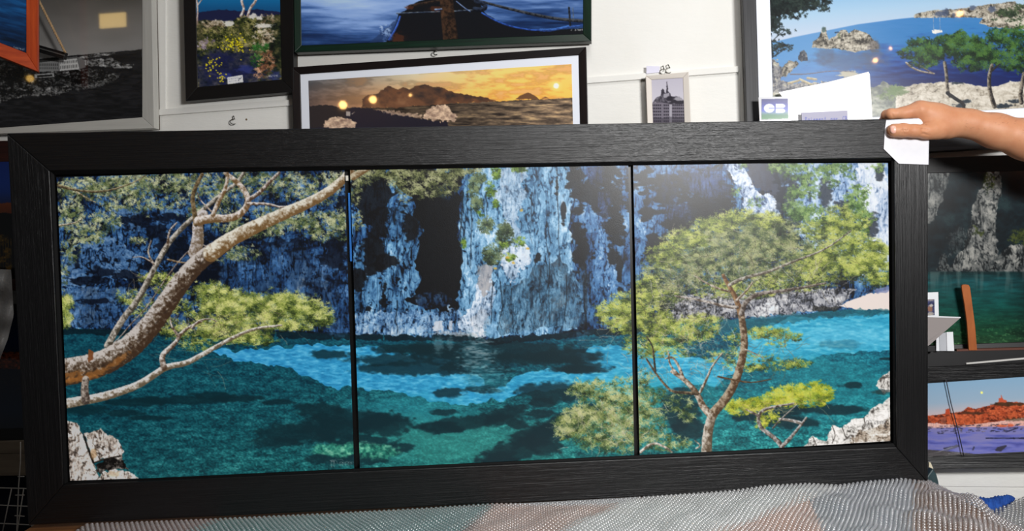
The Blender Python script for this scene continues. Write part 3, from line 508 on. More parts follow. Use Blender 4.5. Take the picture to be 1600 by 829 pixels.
def paint_sunset():
    cv = Canvas(478, 94, 900, 300, (20, 20, 20), 5)
    X, Y = cv.X, cv.Y; yy = Y+.045*(X-482)      # level of the picture
    n = fbm(X, Y, 46, 12, 5, 3, .6); s = np.exp(-(((X-860)/190)**2+((Y-138)/60)**2)); l = np.clip((X-482)/300, 0, 1)
    base = ramp(l, [(0, (70, 76, 84)), (.25, (104, 100, 98)), (.55, (156, 158, 148)), (1, (206, 172, 120))])
    hor = ramp(l, [(0, (80, 66, 62)), (.3, (150, 110, 80)), (1, (222, 142, 66))])
    t = sstep(110, 165, Y)[..., None]; A = base*(1-t)+hor*t
    A = A*(1-.75*s[..., None])+c3((240, 178, 82))*.75*s[..., None]
    A = A*(1+(.5-sstep(.42, .62, n))[..., None]*.24); cl = sstep(.56, .66, n)*sstep(.1, .3, l)*(1-sstep(150, 165, Y)); A = A*(1-.5*cl[..., None])+c3((216, 160, 110))*.5*cl[..., None]*(.55+.6*l[..., None])
    cv.C[:] = A
    # sea
    w = fbm(X, Y, 26, 3.5, 5, 9, .7); sea = ramp(w, [(.25, (40, 34, 32)), (.45, (92, 78, 66)), (.6, (136, 114, 92)), (.75, (196, 164, 122))])*(.45+.6*np.clip((X-600)/280, 0, 1))[..., None]
    sl, m = mask(cv, [(470, 168), (600, 168), (700, 161), (780, 158), (910, 152), (910, 300), (470, 300)], .8, 6)
    put(cv, sl, m, sea[sl])
    MT = lambda X, Y: ramp(fbm(X, Y, 14, 10, 4, 5)+(Y-135)/90, [(.3, (44, 38, 38)), (.8, (96, 64, 46)), (1.1, (120, 84, 60))])
    poly(cv, [(565, 168), (566, 155), (575, 148), (590, 146), (600, 138), (606, 134), (612, 136), (622, 140), (630, 136), (640, 140), (648, 134), (665, 132), (680, 136), (690, 136), (700, 142), (730, 148), (760, 152), (776, 158), (700, 162), (620, 168)], None, 1, 1.4, 5, 7, tex=MT)
    poly(cv, [(805, 155), (812, 149), (825, 144), (836, 149), (843, 155)], (104, 72, 50), 1, .8, 4); poly(cv, [(845, 154), (852, 151), (858, 154)], (130, 90, 60), 1, .5, 4)
    poly(cv, [(478, 165), (520, 166), (580, 170), (620, 178), (660, 186), (700, 190), (700, 300), (478, 300)], (30, 28, 38), 1, 2, 6)
    poly(cv, [(478, 166), (500, 164), (540, 168), (540, 195), (478, 200)], (36, 32, 34), 1, 2, 6)
    FO = lambda X, Y: ramp(fbm(X, Y, 6, 4, 4, 5, .7), [(.2, (120, 96, 84)), (.7, (220, 190, 160))])
    poly(cv, [(505, 194), (515, 185), (532, 181), (548, 187), (556, 192), (556, 200), (505, 200)], None, .9, 3, 4, 9, tex=FO)
    poly(cv, [(660, 184), (666, 172), (680, 166), (698, 165), (706, 174), (714, 184), (708, 190), (680, 188)], None, .95, 4, 4, 10, tex=FO)
    poly(cv, [(582, 170), (620, 174), (660, 180), (658, 184), (610, 178)], None, .7, 3, 3, 11, tex=FO)
    poly(cv, [(541, 174), (547, 174), (547, 181), (541, 181)], (170, 160, 150), .8, .6, 2); stroke(cv, [(550, 178), (554, 175)], .6, .5, (170, 160, 150), (100, 90, 80))
    blob(cv, 869, 134, 8, 8, (252, 210, 120), .6, .1, 4, 3, .6); blob(cv, 869, 134, 4.2, 4.2, (255, 248, 220), 1, .1, 4, 3, .2)
    return cv
def paint_basilica():
    cv = Canvas(1014, 112, 1074, 240, (30, 30, 30), 6)
    grad(cv, [(112, (176, 172, 186)), (160, (196, 192, 202))])
    D = (66, 62, 72)
    poly(cv, [(1018, 162), (1026, 152), (1032, 150), (1033, 141), (1036, 138), (1038, 142), (1040, 146), (1042, 128), (1043, 127), (1044, 142), (1047, 146), (1048, 150), (1060, 151), (1068, 156), (1075, 158), (1075, 175), (1015, 175)], None, 1, .8, 3, 5, tex=lambda X, Y: ramp(fbm(X, Y, 4, 4, 3, 4, .7), [(.3, (50, 46, 56)), (.6, (92, 88, 98)), (.8, (140, 136, 146))]))
    poly(cv, [(1037, 147), (1046, 145), (1046, 152), (1037, 153)], (150, 146, 156), 1, .5, 3); poly(cv, [(1046, 158), (1060, 150), (1072, 160), (1060, 162)], (170, 166, 174), .8, 1.5, 3)
    for e in ((1052, 158, 6, 3), (1062, 160, 8, 3), (1046, 154, 4, 4)): blob(cv, *e, (34, 30, 40), .9, .6, 3, int(e[0]))
    poly(cv, [(1014, 161), (1034, 160), (1050, 163), (1074, 162), (1074, 240), (1014, 240)], (112, 106, 118))
    for x in range(1016, 1074, 3):
        for y in range(163, 238, 5):
            if 1032 < x < 1036 or 1045 < x < 1048: continue
            poly(cv, [(x, y), (x+1.9, y), (x+1.9, y+2.6), (x, y+2.6)], (42, 38, 48))
    poly(cv, [(1046, 163), (1050, 163), (1050, 240), (1046, 240)], (160, 156, 166)); poly(cv, [(1014, 184), (1074, 182), (1074, 240), (1014, 240)], (50, 46, 56), .5, 2, 4)
    return cv
def paint_cove():
    cv = Canvas(1198, -140, 1800, 200, (20, 40, 90), 7)
    X, Y = cv.X, cv.Y
    hy = np.interp(X, [1198, 1240, 1290, 1340, 1400, 1440, 1600, 1800], [68, 58, 48, 38, 30, 26, 20, 20])
    sky = ramp((Y+140)/200+(X-1300)/2400, [(.0, (60, 120, 200)), (.5, (112, 168, 216)), (.8, (168, 200, 226)), (1.0, (196, 206, 224))])
    sea = ramp((Y-hy)/120+(fbm(X, Y, 20, 3, 4, 3)-.5)*.4, [(0, (64, 128, 190)), (.25, (56, 124, 186)), (.5, (36, 80, 156)), (.8, (20, 36, 96)), (1.2, (22, 28, 80))])
    lf = (1-sstep(1260, 1420, X))[..., None]; sea = sea*(1-lf*.7)+c3((112, 160, 208))*lf*.7
    m = sstep(-.6, .6, Y-hy)[..., None]; cv.C[:] = sky*(1-m)+sea*m
    RK = lambda b, s: cliff_tex(dark=(54, 50, 44), bias=b, a=(104, 98, 86), b=(162, 154, 138), c=(206, 198, 180), seed=s, sx=6, sy=5, top=(224, 218, 204))
    # far headland
    poly(cv, [(1428, 28), (1430, 22), (1450, 17), (1475, 15), (1500, 14), (1550, 6), (1586, 2), (1590, 8), (1800, 4), (1800, 60), (1560, 40), (1536, 28), (1500, 27)], None, 1, 1, 5, 5, tex=RK(.18, 5))
    for e in ((1468, 22, 9, 5), (1478, 20, 5, 6), (1490, 24, 3, 4), (1520, 12, 6, 4), (1550, 14, 6, 5)): blob(cv, *e, (70, 84, 112), .8, .6, 4, int(e[0]))
    poly(cv, [(1530, 36), (1538, 24), (1560, 16), (1800, 2), (1800, 60), (1600, 46), (1545, 42)], None, 1, 1.5, 5, 6, tex=RK(.24, 6))
    tufts(cv, [(1575, 20, 18, 8, 1.2), (1595, 12, 14, 6), (1585, 32, 22, 3), (1600, 24, 12, 4), (1640, 20, 30, 12), (1555, 30, 6, 3)], [(24, 36, 28), (44, 62, 44), (80, 96, 66)], 8, 2, 9, 1, fan=3)
    # rock island with its reflection
    for e in ((1330, 94, 50, 14), (1362, 88, 16, 20), (1290, 86, 14, 12)): blob(cv, *e, (88, 92, 112), .5, .7, 9, int(e[0]), .5)
    poly(cv, [(1268, 74), (1270, 66), (1278, 60), (1283, 50), (1284, 44), (1290, 42), (1292, 52), (1295, 62), (1305, 56), (1315, 47), (1322, 47), (1326, 52), (1336, 46), (1345, 48), (1358, 54), (1364, 62), (1372, 68), (1373, 76), (1355, 78), (1336, 82), (1310, 76), (1290, 76)], None, 1, 1, 4, 7, tex=RK(.12, 7))
    blob(cv, 1366, 72, 9, 9, (92, 86, 88), .6, .6, 4, 8); blob(cv, 1287, 46, 3, 4, (70, 96, 96), .8, .5, 3, 9); blob(cv, 1311, 56, 2, 5, (104, 112, 80), .7, .6, 3, 9); stroke(cv, [(1305, 51), (1310, 50)], .9, .6, (30, 40, 50), (20, 30, 40))
    poly(cv, [(1246, 92), (1250, 82), (1256, 78), (1261, 84), (1262, 95), (1252, 96)], None, 1, 1, 4, 8, tex=cliff_tex(dark=(50, 56, 70), bias=0, a=(70, 78, 92), b=(104, 106, 112), c=(140, 134, 128), seed=9, sx=4, sy=4))
    poly(cv, [(1216, 122), (1222, 104), (1234, 94), (1246, 96), (1248, 100), (1238, 110), (1230, 118)], None, 1, 2, 4, 9, tex=RK(.05, 10))
    poly(cv, [(1198, 90), (1214, 92), (1220, 104), (1222, 124), (1240, 130), (1300, 128), (1340, 118), (1330, 136), (1250, 150), (1198, 160)], None, .9, 4, 6, 10, tex=cliff_tex(dark=(60, 58, 66), bias=.1, a=(110, 104, 104), b=(150, 142, 138), c=(206, 190, 150), seed=11, sx=7, sy=5))
    blob(cv, 1328, 116, 16, 5, (196, 186, 160), .9, .7, 4, 12); stroke(cv, [(1235, 116), (1262, 116), (1300, 110), (1334, 112)], 1, .6, (120, 116, 130), (90, 86, 100))
    for (a, b) in (((1232, 130), (1248, 126)), ((1250, 124), (1268, 132)), ((1262, 122), (1275, 124))): stroke(cv, [a, b], 2, 2, (214, 200, 160), (150, 136, 110))
    poly(cv, [(1198, 150), (1340, 130), (1360, 140), (1372, 132), (1380, 128), (1400, 135), (1430, 138), (1450, 160), (1440, 200), (1198, 200)], None, 1, 3, 8, 12, tex=lambda X, Y: ramp(fbm(X, Y, 12, 7, 5, 13, .7), [(.3, (92, 98, 96)), (.5, (134, 138, 124)), (.75, (180, 180, 168))]))
    tufts(cv, [(1400, 142, 18, 9), (1424, 146, 12, 10), (1390, 150, 20, 6)], [(70, 86, 58), (112, 130, 84), (150, 164, 118)], 14, 3, 8, .9, fan=3)
    # moored yacht
    poly(cv, [(1457, 49), (1464, 52), (1473, 50), (1472, 47), (1460, 46)], (226, 224, 220)); poly(cv, [(1456, 47), (1463, 48), (1463, 53), (1457, 52)], (236, 234, 228))
    for x in (1459, 1469): stroke(cv, [(x, 48), (x-.5, 28)], .5, .4, (190, 200, 214), (120, 140, 170))
    # pale rocks along the shore
    poly(cv, [(1400, 145), (1416, 136), (1430, 131), (1450, 130), (1470, 128), (1500, 129), (1524, 133), (1545, 136), (1565, 132), (1580, 127), (1800, 124), (1800, 200), (1400, 200)], None, 1, 1.5, 6, 15, tex=cliff_tex(dark=(76, 70, 62), bias=.34, a=(140, 130, 114), b=(186, 176, 158), c=(214, 206, 190), seed=16, sx=7, sy=6, crag=.9, top=(228, 222, 210)))
    blob(cv, 1400, 142, 16, 8, (104, 126, 84), .8, .8, 4, 17)
    for (x, y, rx, ry) in ((1500, 165, 9, 3), (1510, 158, 7, 3), (1570, 165, 12, 3), (1585, 158, 10, 3), (1495, 130, 8, 2), (1560, 167, 8, 2)): blob(cv, x, y, rx, ry, (34, 44, 56), .9, .9, 4, int(x))
    # pines
    PG = [(8, 20, 16), (18, 40, 20), (40, 74, 32), (84, 124, 54)]
    stroke(cv, [(1416, 98), (1425, 106), (1440, 112), (1460, 115)], 1.8, 1.2, (206, 196, 184), (100, 86, 70)); stroke(cv, [(1434, 100), (1446, 108), (1458, 114)], 1.1, .8, (150, 130, 110), (70, 60, 44))
    tufts(cv, [(1420, 84, 18, 9), (1440, 72, 24, 14, 1.2), (1455, 84, 26, 16, 1.3), (1445, 98, 22, 10, 1), (1470, 66, 12, 10), (1485, 66, 18, 12, 1.3), (1500, 55, 9, 9, 1.4), (1495, 78, 22, 18, 1.4), (1515, 70, 22, 16, 1.4), (1530, 80, 24, 22, 1.4), (1515, 98, 26, 14, 1.3), (1545, 90, 20, 18, 1.3), (1555, 55, 16, 10, 1.2), (1575, 60, 24, 16, 1.3), (1595, 52, 20, 12, 1.3), (1590, 80, 22, 14, 1.2), (1580, 102, 18, 10, 1.2), (1600, 100, 20, 14, 1.2), (1565, 90, 14, 10, .8), (1650, 70, 50, 40, 1.3), (1740, 80, 60, 40, 1.3)], PG, 18, 3, 10, 1.25, fan=2.8)
    T1, T2 = (160, 150, 134), (34, 30, 30)
    stroke(cv, [(1476, 98), (1479, 118), (1480, 140), (1484, 150)], 3, 2.8, T1, T2, lx=-.9); stroke(cv, [(1480, 145), (1494, 155), (1505, 161), (1506, 168)], 3, 3, (50, 46, 48), (20, 22, 28))
    stroke(cv, [(1550, 102), (1545, 120), (1546, 140), (1550, 155), (1554, 166)], 3, 4, T1, T2, lx=-.9); stroke(cv, [(1548, 112), (1562, 100)], 2, 1, (50, 46, 40), T2)
    stroke(cv, [(1600, 115), (1597, 130), (1594, 150), (1596, 160)], 3, 4, T1, T2, lx=-.9)
    # dark overhanging pine at the left
    PD = [(6, 12, 14), (12, 22, 22), (26, 40, 38), (46, 60, 54)]
    poly(cv, [(1198, -140), (1290, -140), (1280, -10), (1262, 8), (1240, 22), (1212, 32), (1208, 50), (1200, 60)], (12, 18, 20), 1, 8, 7, 19)
    tufts(cv, [(1225, 10, 28, 16, 1.4), (1255, 6, 24, 12, 1), (1275, 8, 18, 9, .8), (1290, 14, 10, 5, .6), (1240, 24, 22, 6, .7), (1210, 36, 12, 12, 1.2), (1222, 50, 12, 6, .8), (1210, 70, 16, 7, 1), (1222, 74, 20, 5, .9), (1206, 82, 10, 6, 1), (1236, 50, 8, 4, .6), (1280, -20, 30, 22, 1), (1292, 2, 10, 5, .5)], PD, 20, 2.4, 10, 1.2, fan=3)
    stroke(cv, [(1203, 68), (1215, 56), (1226, 48)], .8, .5, (30, 34, 34), (10, 14, 14)); stroke(cv, [(1203, 92), (1216, 84), (1226, 76)], .9, .5, (40, 44, 40), (10, 14, 14))
    return cv
def paint_creek():
    cv = Canvas(1396, 262, 1762, 548, (10, 20, 24), 8)
    X, Y = cv.X, cv.Y
    A = ramp(fbm(X, Y, 26, 20, 5, 3, .65), [(.3, (8, 14, 18)), (.55, (16, 30, 36)), (.8, (34, 54, 56))]); cv.C[:] = A
    RK = lambda b, s: cliff_tex(dark=(18, 22, 24), bias=b, a=(48, 54, 56), b=(96, 98, 96), c=(150, 150, 144), seed=s, sx=7, sy=16, top=(176, 174, 166))
    poly(cv, [(1396, 268), (1485, 268), (1480, 290), (1470, 320), (1458, 345), (1450, 350), (1396, 350)], None, .95, 4, 8, 4, tex=RK(.08, 4))
    poly(cv, [(1543, 270), (1566, 268), (1565, 300), (1555, 340), (1558, 380), (1560, 412), (1570, 422), (1485, 424), (1488, 408), (1505, 390), (1512, 370), (1518, 330), (1530, 300)], None, 1, 4, 8, 5, tex=RK(.14, 5))
    poly(cv, [(1520, 424), (1530, 395), (1560, 398), (1580, 382), (1600, 380), (1762, 360), (1762, 430), (1560, 427)], None, 1, 3, 8, 6, tex=RK(.06, 6))
    poly(cv, [(1463, 424), (1470, 400), (1478, 395), (1482, 412), (1490, 424)], None, .8, 3, 6, 7, tex=RK(-.02, 7)); poly(cv, [(1480, 370), (1500, 350), (1512, 365), (1500, 395), (1484, 400)], None, .5, 5, 8, 8, tex=RK(-.1, 8))
    tufts(cv, [(1600, 370, 22, 12, 1.2), (1545, 285, 10, 16, .6), (1530, 360, 10, 8, .5), (1700, 350, 60, 20, 1)], [(16, 24, 10), (44, 56, 22), (84, 92, 40)], 9, 3, 9, 1, fan=3)
    sl = cv.box(1390, 422, 1770, 560); x = X[sl]; y = Y[sl]
    w = fbm(x, y, 22, 3.5, 5, 10, .65); b = ramp((y-424)/120, [(0, (10, 36, 38)), (.12, (18, 68, 72)), (.45, (12, 70, 64)), (.75, (18, 60, 40)), (1, (36, 62, 38))])
    b = b*(.55+.9*w[..., None]); rf = sstep(.5, .75, fbm(x, y, 7, 60, 3, 12))*(1-sstep(430, 470, y)); b = b*(1-.5*rf[..., None])+c3((96, 112, 110))*.5*rf[..., None]
    st = sstep(.55, .8, fbm(x, y, 3.5, 2.2, 3, 13, .7))*sstep(480, 540, y); b = b+st[..., None]*c3((70, 90, 56))*.7
    R = (1-.6*sstep(1560, 1640, x))[..., None]; put(cv, sl, sstep(422, 426, y), b*R)
    return cv
def paint_port():
    cv = Canvas(1386, 570, 1766, 724, (60, 60, 120), 9)
    X, Y = cv.X, cv.Y; yy = Y+.06*(X-1450)
    cv.C[:] = ramp(yy, [(590, (126, 164, 194)), (630, (146, 168, 188)), (660, (216, 176, 168)), (680, (226, 160, 140))])
    sl = cv.box(1380, 640, 1770, 730); x = X[sl]; y = Y[sl]
    m = sstep(-1, 1, y-(668-.02*(x-1450))); put(cv, sl, m, ramp(fbm(x, y, 30, 4, 4, 4)+(y-690)/200, [(.3, (120, 118, 170)), (.55, (100, 104, 176)), (.8, (66, 70, 140))]))
    CT = lambda X, Y: ramp(fbm(X, Y, 4.5, 3, 4, 6, .8), [(.28, (50, 26, 22)), (.42, (118, 50, 32)), (.6, (184, 84, 52)), (.8, (226, 130, 90))])
    poly(cv, [(1386, 652), (1452, 649), (1478, 646), (1480, 638), (1484, 638), (1485, 645), (1505, 642), (1512, 635), (1525, 638), (1550, 632), (1563, 626), (1590, 628), (1610, 632), (1766, 640), (1766, 664), (1600, 652), (1545, 660), (1500, 664), (1452, 660), (1386, 666)], None, 1, 1, 4, 5, tex=CT)
    for x, y, w, h, c in ((1455, 652, 10, 7, 0), (1480, 650, 12, 12, 1), (1494, 648, 14, 14, 1), (1508, 650, 14, 13, 1), (1524, 648, 10, 13, 1), (1535, 643, 8, 8, 0), (1545, 640, 14, 8, 1), (1562, 641, 10, 8, 0), (1575, 644, 14, 6, 1), (1512, 640, 10, 7, 0), (1555, 632, 10, 6, 0), (1580, 634, 12, 6, 0), (1470, 652, 8, 10, 2)):
        c = ((196, 84, 48), (218, 104, 60), (150, 96, 80))[c]; poly(cv, [(x, y), (x+w, y-.6), (x+w, y+h), (x, y+h+.5)], c, .55, .4, 3)
        glyph_row(cv, x+1, y+2, int(w/2.5), 2.5, h-3, (110, 44, 30), int(x), 0, .5)
    blob(cv, 1575, 631, 22, 3, (56, 44, 30), .8, .8, 4, 8); blob(cv, 1520, 645, 20, 2, (50, 40, 30), .7, .8, 4, 9); blob(cv, 1590, 655, 20, 2.5, (60, 54, 34), .6, .8, 4, 9)
    poly(cv, [(1560, 628), (1561, 622), (1564, 621), (1564.5, 616), (1566, 621), (1568, 624), (1573, 625), (1573, 628)], (190, 84, 56), 1, .4, 3); poly(cv, [(1477, 647), (1477.5, 639), (1484, 638.5), (1484.5, 647)], (176, 72, 46))
    # marina: hulls and masts
    r = np.random.RandomState(5)
    for _ in range(230):
        x = r.uniform(1388, 1766); y = 668-.03*(x-1450)+r.rand()**1.5*12-2; l = r.uniform(2, 7); c = r.choice([0, 1, 2], p=[.45, .3, .25])
        stroke(cv, [(x, y), (x+l, y-.3)], .8, .6, ((56, 54, 74), (150, 136, 140), (96, 92, 120))[c], (40, 40, 60))
    for _ in range(120):
        x = r.uniform(1390, 1766); y = 668-.03*(x-1450)+r.rand()*4; h = r.uniform(4, 11); t = np.linspace(0, 1, 16); splat(cv, x+t*.6, y-h*t, c3((150, 120, 120)), .6)
    blob(cv, 1565, 665, 9, 2, (206, 96, 60), .8, .6, 3, 3); blob(cv, 1579, 664, 5, 3, (196, 84, 52), .8, .6, 3, 4)
    for p in ([(1541, 684), (1545, 684), (1600, 684)], [(1556, 702), (1562, 698), (1572, 696)], [(1475, 700), (1490, 697), (1498, 696)], [(1572, 674), (1590, 668)], [(1520, 702), (1522, 698)]): stroke(cv, p, 1.2, 1.4, (70, 70, 100), (30, 30, 52))
    poly(cv, [(1555, 704), (1558, 698), (1572, 695), (1573, 697), (1564, 705)], (48, 46, 64)); poly(cv, [(1470, 703), (1496, 694), (1498, 698), (1480, 704)], (84, 84, 104), .9, .6, 3)
    poly(cv, [(1386, 704), (1452, 702), (1500, 706), (1535, 710), (1530, 724), (1386, 724)], (70, 66, 68)); blob(cv, 1534, 613, 2, 2, (246, 240, 130), 1, .1, 3, 3)
    return cv
def paint_night():
    cv = Canvas(-150, 235, 40, 440, (8, 16, 50), 10)
    grad(cv, [(235, (8, 30, 90)), (300, (14, 40, 100)), (316, (26, 38, 80))])
    poly(cv, [(-150, 316), (0, 317), (40, 316), (40, 334), (-150, 334)], (104, 50, 24), 1, 1.5, 4); poly(cv, [(-150, 333), (40, 333), (40, 440), (-150, 440)], (12, 10, 12), 1, 2, 4)
    for k, e in enumerate(((5, 375, 8, 8), (12, 395, 6, 8), (3, 405, 8, 6), (14, 415, 5, 6), (-30, 380, 20, 14), (-70, 395, 20, 12), (-110, 380, 24, 12))): blob(cv, *e, None, .9, .7, 4, k, .3, tex=lambda X, Y: ramp(fbm(X, Y, 4, 3, 3, 4, .7), [(.3, (40, 30, 8)), (.6, (110, 84, 20)), (.8, (170, 120, 40))]))
    for k in range(6): stroke(cv, [(-3+k*4, 372), (-3+k*4, 420)], .5, .5, (120, 96, 30), (60, 44, 16))
    return cv
def paint_dusk():
    cv = Canvas(-150, 485, 50, 690, (6, 10, 24), 11)
    grad(cv, [(485, (10, 18, 34)), (530, (14, 30, 56)), (548, (20, 30, 52)), (585, (14, 20, 36)), (640, (8, 24, 48)), (690, (6, 10, 20))])
    poly(cv, [(-150, 552), (0, 550), (50, 548), (50, 576), (-150, 576)], None, 1, 1.5, 4, 5, tex=lambda X, Y: ramp(fbm(X, Y, 5, 3, 4, 5, .8), [(.3, (30, 14, 12)), (.6, (110, 50, 28)), (.8, (140, 66, 36))]))
    for k in range(40):
        r = np.random.RandomState(k); x = r.uniform(-150, 50); stroke(cv, [(x, 590+r.rand()*20), (x+8, 588+r.rand()*20)], .8, .6, (50, 50, 60), (14, 16, 24))
    return cv
def paint_sea():
    cv = Canvas(-140, -140, 46, 90, (10, 30, 60), 12)
    t = (cv.Y+140)/225; n = fbm(cv.X+cv.Y*.4, cv.Y-cv.X*.22, 40, 3.5, 4, 4, .65)
    cv.C[:] = ramp(t+(n-.5)*.5, [(.2, (30, 110, 180)), (.62, (14, 60, 104)), (.8, (8, 34, 66)), (1.1, (3, 9, 20))])
    glyph_row(cv, 21, 72, 7, 2.6, 3, (180, 180, 180), 6, .25, .7)
    return cv
def paint_snapshot():
    cv = Canvas(1425, 462, 1464, 500, (40, 44, 80), 13)
    cv.C[:] = ramp(fbm(cv.X, cv.Y, 6, 6, 4, 3, .7), [(.3, (20, 24, 56)), (.5, (60, 66, 110)), (.7, (150, 140, 140))])
    blob(cv, 1453, 482, 4, 5, (150, 104, 80), .9, .5, 3, 3); blob(cv, 1455, 477, 3, 2, (200, 190, 180), .9, .5, 3, 3); blob(cv, 1454, 490, 5, 3, (190, 180, 160), .7, .5, 3, 3)
    return cv
import bpy, bmesh
from mathutils import Vector, Matrix
sc = bpy.context.scene; COL = sc.collection
sc.view_settings.view_transform = 'Standard'; sc.view_settings.look = 'None'
# ---------------------------------------------------------------- camera
F = 1244.0; CAMZ = 1.24; ROLL = -.035
CR = np.array([math.cos(ROLL), 0, math.sin(ROLL)]); R_ = np.array([math.cos(ROLL), 0, 0]);
r0 = np.array([1., 0, 0]); u0 = np.array([0, 0, 1.]); FW = np.array([0, 1., 0])
RT_ = r0*math.cos(ROLL)+u0*math.sin(ROLL); UP_ = -r0*math.sin(ROLL)+u0*math.cos(ROLL)
C0 = np.array([0, 0, CAMZ])
cam = bpy.data.cameras.new('camera'); co = bpy.data.objects.new('camera', cam); COL.objects.link(co)
cam.sensor_width = 36; cam.lens = 36*F/1600; cam.clip_start = .02
M = Matrix((tuple(RT_), tuple(UP_), tuple(-FW))).transposed().to_4x4(); M.translation = Vector(C0); co.matrix_world = M
sc.camera = co
def ray(px, py): return FW+RT_*((px-800)/F)+UP_*((414.5-py)/F)
def proj(P):
    q = np.asarray(P)-C0; z = q@FW; return 800+F*(q@RT_)/z, 414.5-F*(q@UP_)/z
class Plane:
    def __init__(s, O, n): s.O = np.array(O, float); s.n = np.array(n, float)/np.linalg.norm(n)
    def __call__(s, px, py, off=0.0):
        d = ray(px, py); t = (off+(s.O-C0)@s.n)/(d@s.n); return C0+d*t
th = math.atan(.12)
WALL = Plane((0, 2.05, CAMZ), (-math.sin(th), -math.cos(th), 0)); WX = np.array([math.cos(th), -math.sin(th), 0])
# big frame: measured from its four corners
yaw, lean, tw = .065, -.048, -.007
A_ = np.array([math.cos(yaw)*math.cos(tw), math.sin(yaw)*math.cos(tw), math.sin(tw)])
D_ = np.array([0, math.sin(lean), math.cos(lean)]); D_ = D_-A_*(A_@D_); D_ /= np.linalg.norm(D_)
FB = np.array([-1.002, 1.619, CAMZ-.487]); FN = np.cross(A_, D_)
if FN[1] > 0: FN = -FN
FRM = Plane(FB, FN)
def table_pt(px, py, z):
    d = ray(px, py); return C0+d*((z-CAMZ)/d[2])
def at(px, py, Y):
    d = ray(px, py); return C0+d*Y
# ---------------------------------------------------------------- helpers
def link(o, parent=None):
    COL.objects.link(o)
    if parent is not None:
        o.parent = parent
        o.matrix_parent_inverse = Matrix.Translation(-Vector(parent.location))
    return o
def mesh(name, vs, fs, mats, parent=None, fm=None, smooth=False, bevel=0, label=None):
    me = bpy.data.meshes.new(name); me.from_pydata([tuple(map(float, v)) for v in vs], [], fs)
    for m in (mats if isinstance(mats, (list, tuple)) else [mats]): me.materials.append(m)
    if fm is not None: me.polygons.foreach_set('material_index', fm)
    if smooth: me.polygons.foreach_set('use_smooth', [True]*len(me.polygons))
    b = bmesh.new(); b.from_mesh(me); bmesh.ops.recalc_face_normals(b, faces=b.faces); b.to_mesh(me); b.free(); me.update()
    o = bpy.data.objects.new(name, me); link(o, parent)
    if bevel:
        md = o.modifiers.new('b', 'BEVEL'); md.width = bevel; md.segments = 2; md.limit_method = 'ANGLE'
    if label: o['label'] = label
    return o
def tag(o, label, cat, group=None, kind=None):
    if label: o['label'] = label
    if cat: o['category'] = cat
    if group: o['group'] = group
    if kind: o['kind'] = kind
    return o
def empty(name, loc, label=None, cat=None, group=None):
    o = bpy.data.objects.new(name, None); COL.objects.link(o); o.location = Vector(tuple(map(float, loc))); o.empty_display_size = .05
    return tag(o, label, cat, group)
def box(c, sx, sy, sz, ax=None):
    ax = ax or (np.array([1., 0, 0]), np.array([0, 1., 0]), np.array([0, 0, 1.])); c = np.array(c, float)
    vs = [c+ax[0]*sx*i+ax[1]*sy*j+ax[2]*sz*k for i in (-.5, .5) for j in (-.5, .5) for k in (-.5, .5)]
    return vs, [(0, 1, 3, 2), (4, 6, 7, 5), (0, 4, 5, 1), (2, 3, 7, 6), (0, 2, 6, 4), (1, 5, 7, 3)]
def join(parts):
    V = []; Fc = []; 
    for v, f in parts:
        n = len(V); V += list(v); Fc += [tuple(i+n for i in q) for q in f]
    return V, Fc
def slab(quad, n, t):
    """a flat plate: quad front corners, thickness t behind them"""
    q = [np.array(p) for p in quad]; b = [p-n*t for p in q]; k = len(q)
    return q+b, [tuple(range(k)), tuple(range(2*k-1, k-1, -1))]+[(i, (i+1) % k, k+(i+1) % k, k+i) for i in range(k)]
def bars(outer, inner, n, t, inset=0.0, k=None):
    """four mitred bars; inner edge may sit lower by inset"""
    P = []; 
    for i in range(4):
        j = (i+1) % 4
        o1, o2, i1, i2 = outer[i], outer[j], inner[i]-n*inset, inner[j]-n*inset
        v = [o1, o2, i2, i1]; b = [o1-n*t, o2-n*t, inner[j]-n*t, inner[i]-n*t]
        P.append((v+b, [(0, 1, 2, 3), (7, 6, 5, 4), (0, 4, 5, 1), (2, 6, 7, 3), (1, 5, 6, 2), (3, 7, 4, 0)]))
    V, Fc = join(P); fm = []
    for i in range(4): fm += [i % 2]*6
    return V, Fc, fm
def tube(pts, r, seg=8, r1=None, caps=True):
    P = [np.array(p, float) for p in pts]; V = []; Fc = []; n = len(P)
    r = list(r) if hasattr(r, '__len__') else [r+((r1 if r1 is not None else r)-r)*i/(n-1) for i in range(n)]
    prev = None
    for i, p in enumerate(P):
        t = P[min(i+1, n-1)]-P[max(i-1, 0)]; t /= np.linalg.norm(t)+1e-12
        a = np.cross(t, [0, 0, 1.]) if prev is None else prev-t*(prev@t)
        if np.linalg.norm(a) < 1e-4: a = np.cross(t, [1., 0, 0])
        a /= np.linalg.norm(a); prev = a; b = np.cross(t, a)
        for k in range(seg):
            w = 2*math.pi*k/seg; V.append(p+(a*math.cos(w)+b*math.sin(w))*r[i])
    for i in range(n-1):
        for k in range(seg): Fc.append((i*seg+k, i*seg+(k+1) % seg, (i+1)*seg+(k+1) % seg, (i+1)*seg+k))
    if caps: Fc += [tuple(range(seg-1, -1, -1)), tuple((n-1)*seg+k for k in range(seg))]
    return V, Fc
